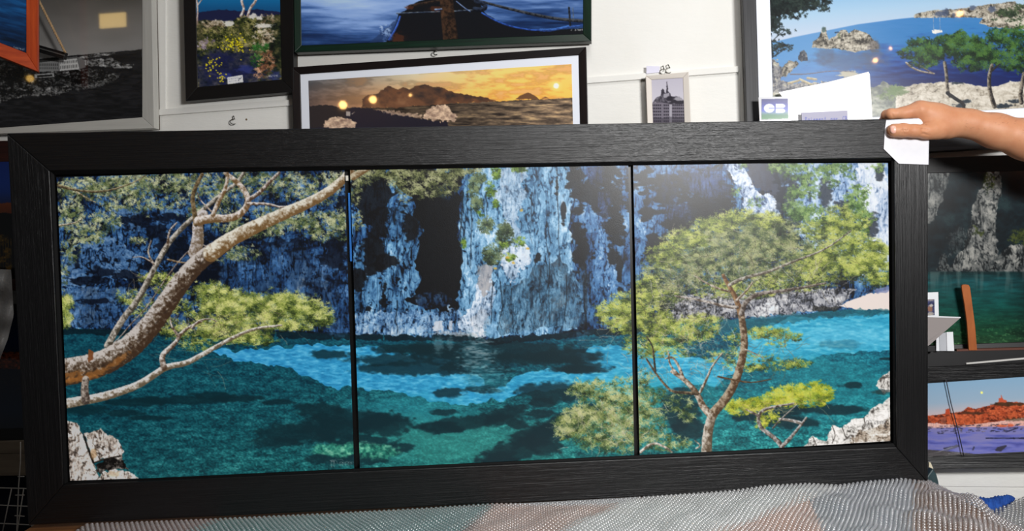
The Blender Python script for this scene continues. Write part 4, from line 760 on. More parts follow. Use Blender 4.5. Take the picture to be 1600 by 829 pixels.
def lathe(c, axis, prof, seg=20):
    axis = np.array(axis, float)/np.linalg.norm(axis); a = np.cross(axis, [0, 0, 1.]);
    if np.linalg.norm(a) < 1e-4: a = np.array([1., 0, 0])
    a /= np.linalg.norm(a); b = np.cross(axis, a); V = []; Fc = []; c = np.array(c, float)
    for h, r in prof:
        for k in range(seg): w = 6.28318*k/seg; V.append(c+axis*h+(a*math.cos(w)+b*math.sin(w))*max(r, 1e-5))
    for i in range(len(prof)-1):
        for k in range(seg): Fc.append((i*seg+k, i*seg+(k+1) % seg, (i+1)*seg+(k+1) % seg, (i+1)*seg+k))
    return V, Fc+[tuple(range(seg-1, -1, -1)), tuple((len(prof)-1)*seg+k for k in range(seg))]
# ---------------------------------------------------------------- materials
def s2l(c): return tuple(((x/255)/12.92 if x/255 <= .04045 else ((x/255+.055)/1.055)**2.4) for x in c)
def mat(name, col, rough=.5, spec=.5, metal=0, noise=None, bump=None, alpha=1, coat=0, coat_r=.03, sss=0, emit=None):
    """noise=(scale xyz, amount, colour2) bump=(scale xyz, strength, distance)"""
    m = bpy.data.materials.new(name); m.use_nodes = True; nt = m.node_tree; b = nt.nodes['Principled BSDF']; L = nt.links
    c = s2l(col); b.inputs['Base Color'].default_value = (*c, 1); b.inputs['Roughness'].default_value = rough
    b.inputs['Specular IOR Level'].default_value = spec; b.inputs['Metallic'].default_value = metal; b.inputs['Alpha'].default_value = alpha
    b.inputs['Coat Weight'].default_value = coat; b.inputs['Coat Roughness'].default_value = coat_r
    if sss:
        b.inputs['Subsurface Weight'].default_value = sss; b.inputs['Subsurface Radius'].default_value = (.012, .005, .003); b.inputs['Subsurface Scale'].default_value = 1
    if emit: b.inputs['Emission Color'].default_value = (*s2l(emit[0]), 1); b.inputs['Emission Strength'].default_value = emit[1]
    tc = nt.nodes.new('ShaderNodeTexCoord')
    def nz(scale, det=6, rough_=.6):
        mp = nt.nodes.new('ShaderNodeMapping'); mp.inputs['Scale'].default_value = scale; L.new(tc.outputs['Object'], mp.inputs['Vector'])
        n = nt.nodes.new('ShaderNodeTexNoise'); n.inputs['Scale'].default_value = 1; n.inputs['Detail'].default_value = det; n.inputs['Roughness'].default_value = rough_
        L.new(mp.outputs[0], n.inputs['Vector']); return n
    if noise:
        n = nz(noise[0]); cr = nt.nodes.new('ShaderNodeValToRGB'); e = cr.color_ramp.elements
        e[0].position = .5-noise[1]; e[1].position = .5+noise[1]; e[0].color = (*s2l(noise[2]), 1); e[1].color = (*c, 1)
        L.new(n.outputs['Fac'], cr.inputs[0]); L.new(cr.outputs[0], b.inputs['Base Color'])
    if bump:
        n = nz(bump[0], 5, .65); bp = nt.nodes.new('ShaderNodeBump'); bp.inputs['Strength'].default_value = bump[1]; bp.inputs['Distance'].default_value = bump[2]
        L.new(n.outputs['Fac'], bp.inputs['Height']); L.new(bp.outputs[0], b.inputs['Normal'])
    return m
def print_mat(name, rough=.4, coat=0.0, spec=.5, coat_r=.03):
    m = mat(name, (128, 128, 128), rough, spec, coat=coat, coat_r=coat_r); nt = m.node_tree
    a = nt.nodes.new('ShaderNodeAttribute'); a.attribute_name = 'Col'; nt.links.new(a.outputs['Color'], nt.nodes['Principled BSDF'].inputs['Base Color']); return m
def wood_pair(name, col, c2, rough, spec=.5, fine=260, st=.5, dist=.0015, coat=0):
    return [mat(name+' lengthwise', col, rough, spec, noise=((6, 40, fine), .22, c2), bump=((5, 30, fine), st, dist), coat=coat, coat_r=.15),
            mat(name+' upright', col, rough, spec, noise=((fine, 40, 6), .22, c2), bump=((fine, 30, 5), st, dist), coat=coat, coat_r=.15)]
BLACKWOOD = wood_pair('black ash wood', (12, 11, 13), (4, 4, 5), .37, .5, 300, .6, .002)
GREYWOOD = wood_pair('charcoal wood', (50, 50, 54), (22, 22, 25), .5, .4, 200, .4, .001)
PLAINBLACK = wood_pair('plain black wood', (17, 15, 16), (9, 8, 9), .45, .4, 160, .2, .0006)
DARKBROWN = wood_pair('black brown wood', (24, 14, 14), (12, 7, 8), .4, .4, 160, .2, .0006)
GREENWOOD = wood_pair('dark green wood', (14, 44, 30), (8, 26, 18), .4, .4, 160, .2, .0006)
ORANGEWOOD = wood_pair('orange stained wood', (206, 84, 34), (160, 54, 20), .4, .4, 120, .25, .0006)
SILVER = wood_pair('pale grey painted wood', (196, 194, 188), (182, 180, 174), .5, .4, 120, .1, .0004)
CREAM = wood_pair('cream painted wood', (222, 214, 204), (212, 204, 196), .55, .4, 120, .1, .0004)
WHITEMAT = mat('white mat board', (232, 236, 246), .6, .3)
BACKING = mat('brown backing board', (92, 76, 60), .8, .2, noise=((30, 30, 30), .2, (74, 60, 46)))
BLACKBOARD = mat('black backing board', (7, 7, 8), .35, .5, noise=((30, 30, 30), .2, (5, 5, 6)))
STEEL = mat('worn steel', (150, 148, 142), .35, .5, 1, noise=((60, 60, 60), .2, (96, 92, 88)))
def film_mat(name, dif, glo, rough, base=(235, 237, 242)):
    m = bpy.data.materials.new(name); m.use_nodes = True; nt = m.node_tree; nt.nodes.clear(); L = nt.links; N = nt.nodes.new
    out = N('ShaderNodeOutputMaterial'); tr = N('ShaderNodeBsdfTransparent'); df = N('ShaderNodeBsdfDiffuse'); gl = N('ShaderNodeBsdfGlossy')
    df.inputs[0].default_value = (*s2l(base), 1); gl.inputs['Roughness'].default_value = rough; gl.inputs[0].default_value = (1, 1, 1, 1)
    m1 = N('ShaderNodeMixShader'); m2 = N('ShaderNodeMixShader'); fr = N('ShaderNodeFresnel'); fr.inputs[0].default_value = 1.5
    ma = N('ShaderNodeMath'); ma.operation = 'MULTIPLY_ADD'; ma.inputs[1].default_value = glo; ma.inputs[2].default_value = .02; ma.use_clamp = True
    nz = N('ShaderNodeTexNoise'); nz.inputs['Scale'].default_value = 45; tc = N('ShaderNodeTexCoord'); L.new(tc.outputs['Object'], nz.inputs['Vector'])
    bp = N('ShaderNodeBump'); bp.inputs['Strength'].default_value = .3; bp.inputs['Distance'].default_value = .004; L.new(nz.outputs['Fac'], bp.inputs['Height']); L.new(bp.outputs[0], gl.inputs['Normal'])
    m1.inputs[0].default_value = dif; L.new(tr.outputs[0], m1.inputs[1]); L.new(df.outputs[0], m1.inputs[2])
    L.new(fr.outputs[0], ma.inputs[0]); L.new(ma.outputs[0], m2.inputs[0]); L.new(m1.outputs[0], m2.inputs[1]); L.new(gl.outputs[0], m2.inputs[2]); L.new(m2.outputs[0], out.inputs[0]); return m
# ---------------------------------------------------------------- light
LP = np.array([1.08, -.3, CAMZ+.53]); LT = np.array([.2, 1.9, CAMZ-.1]); PW = 53.0; AMB = .05
ld = bpy.data.lights.new('studio lamp', 'AREA'); ld.shape = 'RECTANGLE'; ld.size = .42; ld.size_y = .32; ld.energy = PW; ld.color = (1, .995, .985)
lo = bpy.data.objects.new('studio_lamp', ld); COL.objects.link(lo); lo.location = Vector(LP)
lo.rotation_euler = Vector(LT-LP).to_track_quat('-Z', 'Y').to_euler()
l2 = bpy.data.lights.new('overhead fill', 'AREA'); l2.size = .7; l2.energy = 11; l2.color = (1, .98, .95)  # unseen overhead fill, added to brighten the table and the wrap
o2 = bpy.data.objects.new('overhead_fill', l2); COL.objects.link(o2); o2.location = (.35, .95, 2.75)
w = bpy.data.worlds.new('dim room'); sc.world = w; w.use_nodes = True
w.node_tree.nodes['Background'].inputs[0].default_value = (.9, .95, 1, 1); w.node_tree.nodes['Background'].inputs[1].default_value = AMB
def illum(P, n):
    """light falling on a print, so that its ink can be given its own reflectance"""
    v = LP-P; d2 = (v*v).sum(-1); d = np.sqrt(d2); ln = (LT-LP)/np.linalg.norm(LT-LP)
    return PW/math.pi**2*np.clip((v@n)/d, 0, 1)*np.clip(-(v@ln)/d, 0, 1)/d2+AMB+.02
# ---------------------------------------------------------------- prints
def print_mesh(name, cv, quad, n, m, parent, step=1.0, gain=1.0, comp=True, sub=0.0, thick=0.0):
    """quad = TL,TR,BR,BL world corners; paints the canvas on as vertex colours"""
    q = [np.array(p) for p in quad]; pc = [proj(p) for p in q]
    wpx = math.hypot(pc[1][0]-pc[0][0], pc[1][1]-pc[0][1]); hpx = math.hypot(pc[3][0]-pc[0][0], pc[3][1]-pc[0][1])
    nu = max(4, int(wpx/step)); nv = max(4, int(hpx/step))
    u, v = np.meshgrid(np.linspace(0, 1, nu+1), np.linspace(0, 1, nv+1)); u = u[..., None]; v = v[..., None]
    P = ((q[0]*(1-u)+q[1]*u)*(1-v)+(q[3]*(1-u)+q[2]*u)*v).reshape(-1, 3)
    d = P-C0; z = d@FW; px = 800+F*(d@RT_)/z; py = 414.5-F*(d@UP_)/z
    C = cv.C
    # 2x2 softening then bilinear lookup
    C = (C+np.roll(C, 1, 0)+np.roll(C, 1, 1)+np.roll(np.roll(C, 1, 0), 1, 1))/4
    X = np.clip((px-cv.x0)*SS, 0, cv.w-1.001); Y = np.clip((py-cv.y0)*SS, 0, cv.h-1.001)
    i = X.astype(int); j = Y.astype(int); fx = (X-i)[:, None]; fy = (Y-j)[:, None]; i2 = np.minimum(i+1, cv.w-1); j2 = np.minimum(j+1, cv.h-1)
    c = (C[j, i]*(1-fx)+C[j, i2]*fx)*(1-fy)+(C[j2, i]*(1-fx)+C[j2, i2]*fx)*fy
    c = np.clip(c, 0, 1); lin = np.where(c <= .04045, c/12.92, ((c+.055)/1.055)**2.4)
    lin = np.clip(lin-sub, 0, 1)*gain
    if comp: lin = lin/illum(P, n)[:, None]
    lin = np.clip(lin, .0, .95)
    me = bpy.data.meshes.new(name); nvx = len(P); idx = np.arange(nvx).reshape(nv+1, nu+1)
    f = np.stack([idx[:-1, :-1], idx[1:, :-1], idx[1:, 1:], idx[:-1, 1:]], -1).reshape(-1, 4)
    me.vertices.add(nvx); me.vertices.foreach_set('co', P.astype(np.float32).ravel())
    me.loops.add(len(f)*4); me.loops.foreach_set('vertex_index', f.astype(np.int32).ravel())
    me.polygons.add(len(f)); me.polygons.foreach_set('loop_start', np.arange(0, len(f)*4, 4, dtype=np.int32))
    me.update(calc_edges=True)
    at_ = me.color_attributes.new('Col', 'FLOAT_COLOR', 'POINT'); at_.data.foreach_set('color', np.concatenate([lin, np.ones((nvx, 1))], 1).astype(np.float32).ravel())
    me.materials.append(m); o = bpy.data.objects.new(name, me); return link(o, parent)
GLAZED = print_mat('photo print behind glass', .26, 1.0, .22, .03)
SATIN = print_mat('satin photo print', .3, 0, .35)
MATTE = print_mat('matte photo print', .6, 0, .2)
def framed(name, label, cat, plane, off, thick, outer, inner, mats, cv, art=None, matm=None, gain=1.0, step=1.0, pm=None, group=None, comp=True, inset=.004, sub=.0):
    n = plane.n; O = [plane(*p, off) for p in outer]; rec = off-inset
    I = [plane(*p, rec) for p in inner]; I0 = [p+n*inset for p in I]
    # keep the inner rim on the same sight-free plane: bars slope down to the rebate
    root = empty(name, (O[2]+O[3])/2, label, cat, group or 'framed pictures hung on the wall')
    V, Fc, fm = bars(O, I0, n, thick, inset); mesh('frame', V, Fc, mats, root, fm, bevel=.0012)
    V, Fc = slab([p-n*(thick-.004) for p in O], n, .004); mesh('backing_board', V, Fc, BACKING, root)
    A = art or inner; a_off = rec-.001
    if art: V, Fc = slab([plane(*p, rec-.0022) for p in inner], n, .002); mesh('mat_board', V, Fc, matm or WHITEMAT, root)
    AQ = [plane(*p, rec-.0012) for p in A]
    V, Fc = slab([p-n*.0004 for p in AQ] if not art else [p-n*.0002 for p in AQ], n, .0004)
    print_mesh('photo_print', cv, AQ, n, pm or GLAZED, root, step, gain, comp, sub)
    return root
# ---------------------------------------------------------------- hand and forearm as one skin
def build_arm():
    vox = .00135
    P = lambda x, y, Y: at(x, y, Y)
    Yf = FRM(1420, 200)[1]     # depth of the big frame's face at the hand
    caps = []                  # (a, b, ra, rb, blend)
    def ch(pts, k=.008):
        for a, b in zip(pts[:-1], pts[1:]): caps.append((P(*a[:3]), P(*b[:3]), a[3], b[3], k))
    D = Yf
    # forearm
    ch([(1489, 190.5, D+.012, .0275), (1514, 193, D+.010, .0270), (1554, 204, D+.006, .0335), (1605, 218, D-.002, .0405), (1680, 240, D-.015, .0455), (1800, 280, D-.04, .050), (1900, 316, D-.06, .046)], .02)
    # palm and back of hand
    ch([(1489, 191, D+.012, .0275), (1462, 184, D+.014, .0270), (1441, 179, D+.016, .0235)], .016)
    ch([(1462, 184, D+.016, .026), (1440, 172, D+.008, .0190)], .014)
    ch([(1476, 198, D+.008, .0265), (1456, 203, D-.006, .0190)], .014)
    # knuckles and index finger over the top edge
    ch([(1434, 171.5, D+.006, .0182), (1412, 177, D+.010, .0128), (1392, 178, D+.014, .0112)], .008)
    ch([(1392, 178, D+.014, .0112), (1385, 179, D+.024, .0105)], .005)
    ch([(1385, 180, D+.026, .0104), (1380.5, 189, D+.040, .0092), (1379, 199, D+.046, .0084)], .004)
    # middle, ring and little fingers closing behind the frame
    for i, (y, l, r) in enumerate(((186, 30, .0108), (198, 32, .0104), (209, 24, .009))):
        ch([(1448, y-4, D+.034, .016), (1424+i*4, y, D+.050, r+.0012), (1424-l+i*6, y+5, D+.052, r), (1410-l+i*8, y+9, D+.0475, r-.0012)], .005)
    # thumb across the front
    ch([(1466, 202, D-.002, .0205), (1447, 205, D-.010, .0158), (1428, 204.5, D-.0155, .0132), (1411, 203.5, D-.0162, .0142), (1397.5, 203.8, D-.0150, .0136)], .006)
    caps.append((P(1396, 203.8, D-.0142), P(1399, 203.8, D-.0142), .0136, .0139, .003))
    lo = np.min([np.minimum(a-ra, b-rb) for a, b, ra, rb, k in caps], 0)-.008
    hi = np.max([np.maximum(a+ra, b+rb) for a, b, ra, rb, k in caps], 0)+.008
    n = np.ceil((hi-lo)/vox).astype(int)
    S = np.full(n, .05, np.float32)
    ax = [lo[i]+vox*np.arange(n[i]) for i in range(3)]
    for a, b, ra, rb, k in caps:
        m = max(ra, rb)+k+.012; l = np.minimum(a, b)-m; h = np.maximum(a, b)+m
        i0 = np.maximum(((l-lo)/vox).astype(int), 0); i1 = np.minimum(((h-lo)/vox).astype(int)+1, n); sl = tuple(slice(i0[i], i1[i]) for i in range(3))
        X, Y, Z = np.meshgrid(*[ax[i][sl[i]].astype(np.float32) for i in range(3)], indexing='ij')
        d = b-a; L2 = d@d; t = np.clip(((X-a[0])*d[0]+(Y-a[1])*d[1]+(Z-a[2])*d[2])/L2, 0, 1)
        q = np.sqrt((X-a[0]-t*d[0])**2+(Y-a[1]-t*d[1])**2+(Z-a[2]-t*d[2])**2)-(ra+(rb-ra)*t)
        s = S[sl]; hh = np.clip(.5+.5*(s-q)/k, 0, 1); S[sl] = s*(1-hh)+q*hh-k*hh*(1-hh)
    # knuckle dimples, thumb wrinkles, palm creases (shallow valleys / ridges)
    def groove(pts, w, dep):
        for a, b in zip(pts[:-1], pts[1:]):
            a = P(*a); b = P(*b); m = w*3; l = np.minimum(a, b)-m; h = np.maximum(a, b)+m
            i0 = np.maximum(((l-lo)/vox).astype(int), 0); i1 = np.minimum(((h-lo)/vox).astype(int)+1, n); sl = tuple(slice(i0[i], i1[i]) for i in range(3))
            X, Y, Z = np.meshgrid(*[ax[i][sl[i]].astype(np.float32) for i in range(3)], indexing='ij')
            d = b-a; t = np.clip(((X-a[0])*d[0]+(Y-a[1])*d[1]+(Z-a[2])*d[2])/(d@d+1e-9), 0, 1)
            q2 = (X-a[0]-t*d[0])**2+(Y-a[1]-t*d[1])**2+(Z-a[2]-t*d[2])**2; S[sl] += dep*np.exp(-q2/w**2)
    F1 = D-.0295
    for x in (1409, 1412.5, 1416): groove([(x-1, 196, F1+.003), (x+1, 203, F1), (x-1, 209, F1+.002)], .0017, .0011)
    groove([(1432, 199, D-.026), (1440, 202, D-.026), (1450, 202, D-.024)], .0024, .0020)
    groove([(1440, 209, D-.024), (1452, 210, D-.022)], .002, .0012); groove([(1436, 205, D-.026), (1444, 208, D-.025)], .002, .0010)
    groove([(1434, 193, D-.010), (1446, 197, D-.018), (1454, 199, D-.018)], .003, .0022)
    groove([(1396, 183, D+.004), (1394, 178, D+.002)], .0018, .0010)
    # surface nets
    ins = S < 0; N = n
    c = np.zeros(N-1, np.uint8)
    for dx in (0, 1):
        for dy in (0, 1):
            for dz in (0, 1): c += ins[dx:N[0]-1+dx, dy:N[1]-1+dy, dz:N[2]-1+dz]
    act = (c > 0) & (c < 8); idx = -np.ones(N-1, np.int64); cells = np.argwhere(act); idx[act] = np.arange(len(cells))
    acc = np.zeros((len(cells), 3)); cnt = np.zeros(len(cells))
    corners = [(i, j, k) for i in (0, 1) for j in (0, 1) for k in (0, 1)]
    for i, a in enumerate(corners):
        for b in corners[i+1:]:
            if sum(abs(p-q) for p, q in zip(a, b)) != 1: continue
            sa = S[cells[:, 0]+a[0], cells[:, 1]+a[1], cells[:, 2]+a[2]]; sb = S[cells[:, 0]+b[0], cells[:, 1]+b[1], cells[:, 2]+b[2]]
            m = (sa < 0) != (sb < 0); t = np.where(m, sa/(sa-sb+1e-12), 0)[:, None]
            acc += m[:, None]*(np.array(a)+t*(np.array(b)-np.array(a))); cnt += m
    V = lo+vox*(cells+acc/cnt[:, None])
    faces = []
    for axn in range(3):
        o1, o2 = [(1, 2), (2, 0), (0, 1)][axn]
        s0 = [slice(1, -1)]*3; s0[axn] = slice(0, N[axn]-1); s1 = list(s0); s1[axn] = slice(1, N[axn])
        A = ins[tuple(s0)]; B = ins[tuple(s1)]; e = np.argwhere(A != B)+np.array([0 if i == axn else 1 for i in range(3)])
        if not len(e): continue
        def g(d1, d2):
            q = e.copy(); q[:, o1] -= d1; q[:, o2] -= d2; return idx[q[:, 0], q[:, 1], q[:, 2]]
        f = np.stack([g(0, 0), g(1, 0), g(1, 1), g(0, 1)], 1); fl = ins[e[:, 0], e[:, 1], e[:, 2]]
        f[~fl] = f[~fl][:, ::-1]; faces.append(f)
    f = np.concatenate(faces); f = f[(f >= 0).all(1)]
    me = bpy.data.meshes.new('body'); me.vertices.add(len(V)); me.vertices.foreach_set('co', V.astype(np.float32).ravel())
    me.loops.add(len(f)*4); me.loops.foreach_set('vertex_index', f.astype(np.int32).ravel()); me.polygons.add(len(f))
    me.polygons.foreach_set('loop_start', np.arange(0, len(f)*4, 4, dtype=np.int32)); me.update(calc_edges=True)
    me.polygons.foreach_set('use_smooth', [True]*len(f)); me.validate()
    return me, D, V
PC = lambda f: f()
# ================================================================ SETTING
WHITEPAINT = mat('white painted boards', (238, 237, 233), .6, .3, noise=((5, 5, 3), .35, (229, 227, 221)), bump=((14, 14, 40), .35, .004))
def wall_box(name, x0, x1, z0, z1, off, t, m, kind='structure'):
    c = WALL.O+WX*((x0+x1)/2)+WALL.n*(off-t/2); c = np.array([c[0], c[1], (z0+z1)/2])
    V, Fc = box(c, x1-x0, t, z1-z0, (WX, WALL.n, np.array([0, 0, 1.])))
    o = mesh(name, V, Fc, m, bevel=.0015); o['kind'] = kind; return o
wall = wall_box('wall_back', -3.4, 3.4, 0, 2.9, 0, .1, WHITEPAINT)
FLOOR = mat('grey floor', (96, 92, 88), .6, .3, noise=((3, 3, 3), .3, (76, 72, 70)))
V, Fc = box((0, -.3, -.05), 7.2, 6.0, .1); fl = mesh('floor', V, Fc, FLOOR); fl['kind'] = 'structure'
# raised boards and the batten running along the wall
def wall_strip(name, a, b, hpx, off, m=WHITEPAINT):
    q = [WALL(a[0], a[1], off), WALL(b[0], b[1], off), WALL(b[0], b[1]+hpx, off), WALL(a[0], a[1]+hpx, off)]
    V, Fc = slab(q, WALL.n, off-.0005); o = mesh(name, V, Fc, m, bevel=.0012); o['kind'] = 'structure'; return o
wall_strip('trim_1', (150, 178), (1154, 103), 9.5, .010)
wall_strip('trim_2', (150, 188), (1157, 113), 110, .004)
wall_strip('trim_3', (226, -120), (259, -120), 292, .006)
wall_strip('trim_4', (1300, 738), (1760, 742), 20, .003)
# ================================================================ PICTURES ON THE WALL
fort = framed('framed_picture', 'black and white print of an island fortress in a pale grey frame', 'picture', WALL, .035, .028,
    [(-150, -150), (234, -150), (241, 200), (-150, 214)], [(-130, -130), (222, -130), (222, 183), (-130, 209)], SILVER, PC(paint_fort), gain=1.0)
flowers = framed('framed_picture', 'black framed print of yellow wildflowers under a blue sky with pale trunks', 'picture', WALL, .035, .028,
    [(283, -150), (458, -150), (459, 143), (290, 158)], [(303, -130), (435, -130), (440, 124), (309, 136)], PLAINBLACK, PC(paint_flowers))
boat = framed('framed_picture', 'dark green framed print of a dark boat bow on blue water', 'picture', WALL, .04, .028,
    [(457, -170), (924, -170), (924, 64), (460, 82)], [(468, -150), (911, -150), (911, 53), (471, 71)], GREENWOOD, PC(paint_boat))
sunset = framed('framed_picture', 'black brown framed panorama of sunset over sea and mountain with white mat', 'picture', WALL, .035, .026,
    [(455, 105), (916, 73), (921, 292), (462, 322)], [(469, 116), (904, 86), (908, 278), (474, 308)], DARKBROWN, PC(paint_sunset),
    art=[(482, 126), (893, 100), (897, 264), (487, 294)])
basilica = framed('framed_picture', 'small cream framed black and white print of a hilltop basilica above flats', 'picture', WALL, .035, .022,
    [(1009, 118), (1076, 112), (1081, 220), (1013, 224)], [(1018, 124.5), (1067, 121.5), (1070, 206), (1021, 209)], CREAM, PC(paint_basilica), step=.7)
cove = framed('framed_picture', 'large charcoal framed colour print of a rocky cove with pines and yacht', 'picture', WALL, .045, .032,
    [(1154, -180), (1830, -190), (1830, 214), (1169, 254)], [(1177, -160), (1805, -168), (1805, 194), (1188, 229)], GREYWOOD, PC(paint_cove),
    art=[(1199, -138), (1790, -146), (1790, 157), (1209, 192)])
creek = framed('framed_picture', 'black framed print of pale cliff reflected in dark green creek', 'picture', WALL, .045, .03,
    [(1372, 249.5), (1790, 234), (1790, 545), (1372, 556)], [(1396, 272), (1766, 262), (1766, 528), (1396, 541)], PLAINBLACK, PC(paint_creek))
port = framed('framed_picture', 'black framed print of an orange lit old port town under evening moon', 'picture', WALL, .06, .03,
    [(1360, 578), (1795, 549), (1795, 728), (1360, 734)], [(1385, 603), (1768, 577), (1768, 697), (1385, 716)], BLACKWOOD, PC(paint_port))
night = framed('framed_picture', 'dark reddish brown framed print of a blue night sky over yellow lit town', 'picture', WALL, .035, .026,
    [(-150, 222), (56, 219), (60, 452), (-150, 460)], [(-130, 255), (38, 252), (42, 435), (-130, 440)], wood_pair('dark red wood', (52, 18, 12), (28, 8, 6), .4), PC(paint_night), comp=False)
dusk = framed('framed_picture', 'black framed dusk waterfront print low down at the left wall', 'picture', WALL, .035, .026,
    [(-150, 478), (56, 474), (62, 688), (-150, 692)], [(-130, 492), (42, 489), (46, 668), (-130, 672)], PLAINBLACK, PC(paint_dusk), comp=False)
# orange frame hangs crooked, turned away from the wall
on = np.array([.42, -.9, 0]); on /= np.linalg.norm(on)
ORP = Plane(WALL(60, 100, .13), on)
sea = framed('framed_picture', 'orange wooden framed deep blue sea print jutting out at the upper left corner', 'picture', ORP, .0, .022,
    [(-120, -140), (60, -140), (60, 112), (-120, 40)], [(-100, -120), (41, -120), (41, 82.5), (-100, 28)], ORANGEWOOD, PC(paint_sea))
# gleam on the port frame's top edge, built as a thin pale strip
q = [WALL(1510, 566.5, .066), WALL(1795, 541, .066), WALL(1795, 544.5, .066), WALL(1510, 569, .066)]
V, Fc = slab(q, WALL.n, .006); tag(mesh('paper_or_gleam_strip', V, Fc, mat('pale edge gleam', (190, 188, 184), .5), bevel=.0004), 'gleam along the top edge of the port town picture, built as a thin white strip', 'strip')
# thin dark cord over the port print
V, Fc = tube([WALL(1478, 592, .064), WALL(1486, 630, .064), WALL(1496, 668, .064), WALL(1506, 712, .064)], .0011, 6)
tag(mesh('cord', V, Fc, mat('dark cord', (40, 42, 52), .7), smooth=True), 'thin dark cord hanging slanted across the port town picture', 'cord')
# rope and short black bar at the left
bar_a, bar_b = WALL(40, 70, .075), WALL(103, 88, .055); u = (bar_b-bar_a)/np.linalg.norm(bar_b-bar_a)
up = np.cross(u, WALL.n); up = up if up[2] > 0 else -up
V, Fc = box((bar_a+bar_b)/2, np.linalg.norm(bar_b-bar_a), .012, .019, (u, WALL.n, up)); V2, F2 = box((bar_a+bar_b)/2+WALL.n*.0065+up*.001, np.linalg.norm(bar_b-bar_a), .003, .003, (u, WALL.n, up))
rb = empty('hanging_bar', bar_b, 'short black wooden bar sticking out behind the orange frame', 'bar')
mesh('bar', V, Fc, PLAINBLACK[0], rb, bevel=.001); mesh('groove_strip', V2, F2, mat('grey metal strip', (110, 110, 108), .4, .5, .6), rb, label='grey metal strip')
pts = [WALL(60-40*k/20+42*k/20*2.02, -2-0+83.5*k/20, .075-.012*k/20) for k in range(21)]
pts = [WALL(50+52*k/24, -20+102*k/24, .07-.006*k/24) for k in range(25)]
ROPE = mat('tan rope', (196, 166, 128), .8, .2, noise=((300, 300, 300), .2, (150, 120, 84)))
V, Fc = [], []
for s in range(3):
    pp = []
    for k in range(97):
        t = k/96; p = WALL(46+56*t, -28+110*t, .076-.008*t); w_ = t*60+s*2.094; pp.append(p+WX*math.cos(w_)*.0016+WALL.n*math.sin(w_)*.0016)
    v, f = tube(pp, .0019, 6); V, Fc = join([(V, Fc), (v, f)])
tag(mesh('rope', V, Fc, ROPE, smooth=True), 'taut tan rope slanting down to the black bar, upper left', 'rope')
# hooks on the wall
def hook(px, py, label, dx=0, sc_=1.0):
    pts = [WALL(px, py-9*sc_, .0), WALL(px, py-9*sc_, .012)]
    for k in range(13):
        a = 1.2+k/12*4.2; pts.append(WALL(px+dx+5*sc_*math.cos(a), py-4*sc_*math.sin(a), .014))
    V, Fc = tube(pts, .0013, 6); return tag(mesh('screw_hook', V, Fc, STEEL, smooth=True), label, 'hook')
hook(365, 190, 'small steel screw hook below the wildflower picture', 0, 1.0)
hook(681, 83, 'small steel screw hook between green boat frame and sunset frame', 0, .7)
hook(1036, 112, 'left steel screw hook above the small cream frame'); hook(1044, 110, 'right steel screw hook above the small cream frame', 1)
V, Fc = lathe(WALL(386, 187, .0), WALL.n, [(0, .0035), (.004, .003), (.005, .001)], 8); tag(mesh('screw', V, Fc, mat('rusty screw', (112, 92, 66), .7)), 'rusty screw head in the wall beside the hook', 'screw')
V, Fc = slab([WALL(1010, 103, .014), WALL(1031, 103.5, .014), WALL(1030, 113, .014), WALL(1010, 115, .014)], WALL.n, .001)
tag(mesh('price_card', V, Fc, mat('lilac white card', (216, 214, 232), .6)), 'tiny lilac white card on the ledge above the small cream frame', 'card')
# ================================================================ RIGHT SIDE: paper, card sign, note
PAPER = mat('bright white paper', (252, 252, 252), .35, .6)
pq = [WALL(1217, 144, .062), WALL(1290, 129, .061), WALL(1357, 112, .056), WALL(1359, 116, .056), WALL(1367, 245, .060), WALL(1226, 262, .068), WALL(1223, 152, .062)]
V, Fc = slab(pq, WALL.n, .0006); tag(mesh('paper_sheet', V, Fc, PAPER), 'large blank white paper sheet tilted against the cove picture', 'paper')
cs = Canvas(1180, 145, 1245, 195, (40, 40, 120), 3)
def paint_sign():
    cv = Canvas(1184, 148, 1240, 212, (200, 200, 205), 3)
    sl, m = mask(cv, [(1190, 154.5), (1231, 154), (1232, 185), (1190, 186)]); y = cv.Y[sl]; x = cv.X[sl]
    put(cv, sl, m, ramp(y+(fbm(x, y, 8, 4, 3, 3)-.5)*4, [(155, (44, 44, 110)), (160, (48, 50, 134)), (172, (76, 90, 190)), (176, (100, 130, 160)), (180, (64, 120, 90)), (185, (70, 130, 84))]))
    W = (214, 218, 230)
    P1 = [(1202+8.5*math.cos(a), 169+7*math.sin(a)) for a in np.linspace(.35, 6.283-.35, 40)]
    poly(cv, P1+[(1209, 162.4), (1210.5, 169), (1209, 175.6)], W); poly(cv, [(1212, 162.2)]+[(1222+5*math.cos(a), 165.4+3.3*math.sin(a)) for a in np.linspace(-1.57, 1.57, 14)]+[(1212, 168.8)], W)
    poly(cv, [(1212, 169.6)]+[(1222+5*math.cos(a), 173+3.4*math.sin(a)) for a in np.linspace(-1.57, 1.57, 14)]+[(1212, 176.4)], W)
    poly(cv, [(1201, 168.7), (1228, 168.7), (1228, 169.7), (1201, 169.7)], (84, 96, 180)); return cv
sg = empty('card_payment_sign', WALL(1212, 187, .07), 'small clear edged sign with white CB letters on blue and green', 'sign')
V, Fc = slab([WALL(1185, 152, .075), WALL(1236, 150, .075), WALL(1238, 210, .075), WALL(1188, 212, .075)], WALL.n, .004)
mesh('plastic_holder', V, Fc, mat('clear acrylic', (214, 214, 218), .15, .5), sg, bevel=.0008)
print_mesh('sign_print', paint_sign(), [WALL(1190, 154, .0762), WALL(1231, 153.5, .0762), WALL(1232, 185.5, .0762), WALL(1190, 186.5, .0762)], WALL.n, SATIN, sg, .5)
